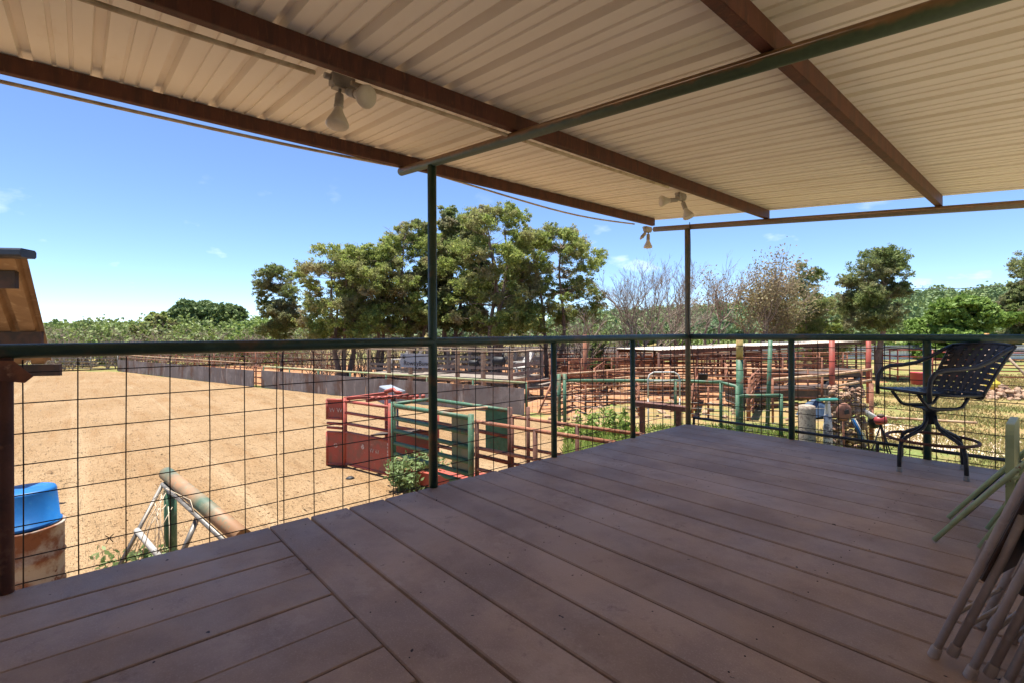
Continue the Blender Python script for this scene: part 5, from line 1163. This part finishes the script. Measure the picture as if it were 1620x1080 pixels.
# distinct trees of the left tree line
make_tree('oak_tree', GY(308, 62), top(478, 62), 3.1, 51, 'tallest round oak of the distant left tree line', M_leaf_w, nstem=2, nclump=50, crown0=.25, trunk_r=.2, clump=.95, leaf=.16, twigs=10)
make_tree('oak_tree', GY(361, 60), top(481, 60), 1.9, 52, 'umbrella-shaped tree in the distant left tree line', M_leaf_w, nstem=2, nclump=26, crown0=.5, trunk_r=.14, clump=.7, leaf=.13, shape='umbrella', twigs=10)
make_tree('olive_bush', GY(258, 52), top(494, 52), 2.3, 53, 'olive-green loose bush in the left tree line', M_leaf_j, nstem=3, nclump=36, crown0=.15, trunk_r=.08, clump=.7, leaf=.12, cat='bush', twigs=30)

# woodland that reads as one mass
def wood(name, areas, m, seed):
    rs = np.random.RandomState(seed); allv = []
    for (u0, u1, Y0, Y1, n, hmin, hmax, nq, lf) in areas:
        for k in range(n):
            Y = Y0+(Y1-Y0)*rs.rand()**.8; u = rs.uniform(u0, u1); X = (u-810)/F*Y; x, y = W(X, Y); z = tz(X, Y)
            h_ = rs.uniform(hmin, hmax); r_ = h_*rs.uniform(.38, .62); q = int(nq*rs.uniform(.7, 1.3)); nb = rs.randint(5, 10)
            cs = rs.normal(size=(nb, 3)); cs /= np.linalg.norm(cs, axis=1)[:, None]; cs *= rs.uniform(.3, 1, nb)[:, None]*np.array([r_, r_, h_*.42]); cs[:, 2] += h_*.52
            dv = rs.normal(size=(q, 3)); dv /= np.linalg.norm(dv, axis=1)[:, None]
            pts = cs[rs.randint(0, nb, q)]+dv*r_*.42*rs.uniform(.6, 1.05, q)[:, None]; pts[:, 2] = np.maximum(pts[:, 2], .15); pts += np.array([x, y, z])
            allv.append(leaf_verts(pts, lf*(.6+.5*Y/Y1), rs, .7, .75))
    v = np.concatenate(allv); me = np_mesh(name, v, 4, m); o = bpy.data.objects.new(name, me); COL.objects.link(o); tag(o, kind='stuff'); return o
wood('woodland', [(880, 1700, 75, 270, 1300, 3.0, 7.5, 150, .45), (880, 1700, 62, 90, 120, 2.5, 4.5, 260, .28), (300, 960, 75, 160, 260, 4, 6.5, 120, .5)], M_leaf_w, 61)
wood('oak_thicket', [(-120, 480, 40, 80, 230, 1.6, 5.0, 400, .17), (-120, 480, 80, 130, 160, 4.0, 5.5, 150, .4)], M_leaf_l, 62)
wood('scrub_line', [(1060, 1640, 47, 60, 70, 1.2, 2.6, 200, .16), (860, 960, 50, 60, 14, 2, 3.4, 240, .16)], M_leaf_l, 63)
# bare brush under the trees
tm = MB(); rng = random.Random(71)
for k in range(420):
    u = rng.uniform(40, 980); Y = rng.uniform(37.2, 46) if u < 480 else rng.uniform(27.5, 38)
    b = Vector(GY(u, Y))
    for s in range(3):
        H_ = rng.uniform(1.2, 3.0); d = Vector((rng.uniform(-.5, .5), rng.uniform(-.5, .5), 1)); pts = branch(tm, b, b+d*H_, .03, .010, rng, 4, .14, 4)
        for j in range(5):
            p = pts[rng.randint(1, 4)]; q = p+Vector((rng.uniform(-1, 1), rng.uniform(-1, 1), rng.uniform(0, 1)))*rng.uniform(.3, .8); ps = branch(tm, p, q, .012, .006, rng, 2, .15, 3); branch(tm, ps[1], ps[1]+Vector((rng.uniform(-.5, .5), rng.uniform(-.5, .5), rng.uniform(0, .5))), .007, .004, rng, 1, .1, 3)
tag(tm.build('bare_brush', M_twig), kind='stuff')

# weeds and grass
def weeds(name, c, rad, h_, n, seed, label, m=None, lf=.045):
    rng = random.Random(seed); rs = np.random.RandomState(seed); t = thing(name, tuple(c), label, 'weeds'); B = Vector(c); mb = MB(); P__ = []
    for k in range(n):
        a = rng.uniform(0, 6.28); r_ = rad*math.sqrt(rng.random()); p = B+Vector((r_*math.cos(a), r_*math.sin(a), 0)); q = p+Vector((rng.uniform(-.15, .15), rng.uniform(-.15, .15), h_*rng.uniform(.5, 1)))
        pts = branch(mb, p, q, .006, .003, rng, 3, .08, 3)
        for s in range(26): t_ = rng.uniform(.2, 1); pp_ = p.lerp(q, t_); P__.append((pp_.x+rng.gauss(0, .06), pp_.y+rng.gauss(0, .06), pp_.z+rng.gauss(0, .03)))
    mb.build('stems', M_weed, t); v = leaf_verts(np.array(P__), lf, rs, .5, .45)-np.array(c)[None]; o = bpy.data.objects.new('leaves', np_mesh('leaves', v, 4, m or M_weed)); COL.objects.link(o); o.parent = t
weeds('weed_clump', G(660, 770), .42, .60, 100, 81, 'tall pale green weeds growing against the green chute')
weeds('weed_clump', GY(952, 12.8), .7, .8, 26, 82, 'leafy weeds growing through the green fence mesh', M_grassg, .07)
weeds('weed_clump', GY(905, 12.6), .45, .4, 16, 83, 'low bright weeds beside the green gate posts', M_grassg, .06)
weeds('weed_clump', GY(228, 5.35), .22, .45, 22, 84, 'small weeds growing inside the leaning grey frame')
def blades(name, polys, m, seed, hmin, hmax, wdt=.012):
    rs = np.random.RandomState(seed); out = []
    for (u0, u1, Y0, Y1, n) in polys:
        Y = Y0+(Y1-Y0)*rs.rand(n); u = u0+(u1-u0)*rs.rand(n); X = (u-810)/F*Y
        nz = np.sin(X*1.3+1.7*np.sin(Y*.9))+np.sin(Y*1.7+X*.6)+rs.normal(size=n)*.8; k = nz > -.3; X, Y = X[k], Y[k]; n = len(X)
        x = TX[0]*X+TX[1]*Y; y = AX[0]*X+AX[1]*Y; h_ = rs.uniform(hmin, hmax, n); a = rs.uniform(0, 6.28, n); wv = wdt*rs.uniform(.6, 1.5, n)*(.5+Y/14)
        b = np.stack([x, y, np.full(n, ZS)], 1); dw = np.stack([np.cos(a)*wv, np.sin(a)*wv, np.zeros(n)], 1); tp = b+np.stack([rs.normal(size=n)*h_*.45, rs.normal(size=n)*h_*.45, h_], 1)
        out.append(np.stack([b-dw, b+dw, tp], 1).reshape(-1, 3))
    me = np_mesh(name, np.concatenate(out), 3, m); o = bpy.data.objects.new(name, me); COL.objects.link(o); tag(o, kind='stuff')
blades('green_ground_weeds', [(890, 1260, 9.0, 14.0, 15000), (1250, 1330, 9, 11.5, 4000)], M_grassg, 91, .05, .20, .016)
blades('dry_grass', [(1180, 1660, 7.2, 14, 42000), (1380, 1680, 14, 30, 40000), (1000, 1680, 40, 60, 9000)], M_grass, 92, .03, .10, .013)
# clods and droppings on the raked sand
mb = MB(); rng = random.Random(93)
for k in range(2600):
    u = rng.uniform(20, 800); v = rng.uniform(600, 900)**1.0; p = Vector(G(u, v)); cx = p+Vector((0, 0, .012)); r_ = rng.uniform(.008, .024)
    mb.rock(cx, r_, rng)
tag(mb.build('sand_clods', mat('dark_clod', (.25, .15, .075), (.36, .23, .12), scale=5, rough=.95, island=.3)), kind='stuff')
c = Vector(G(553, 757)); mb = MB()
mb.lathe([(.07, 0), (.085, .015), (.05, .045), (0, .05)], c, 14, caps=False); single('rubber_feed_pan', mb, M_blk, tuple(c), 'small dark object lying on the sand before the red chute', 'pan')
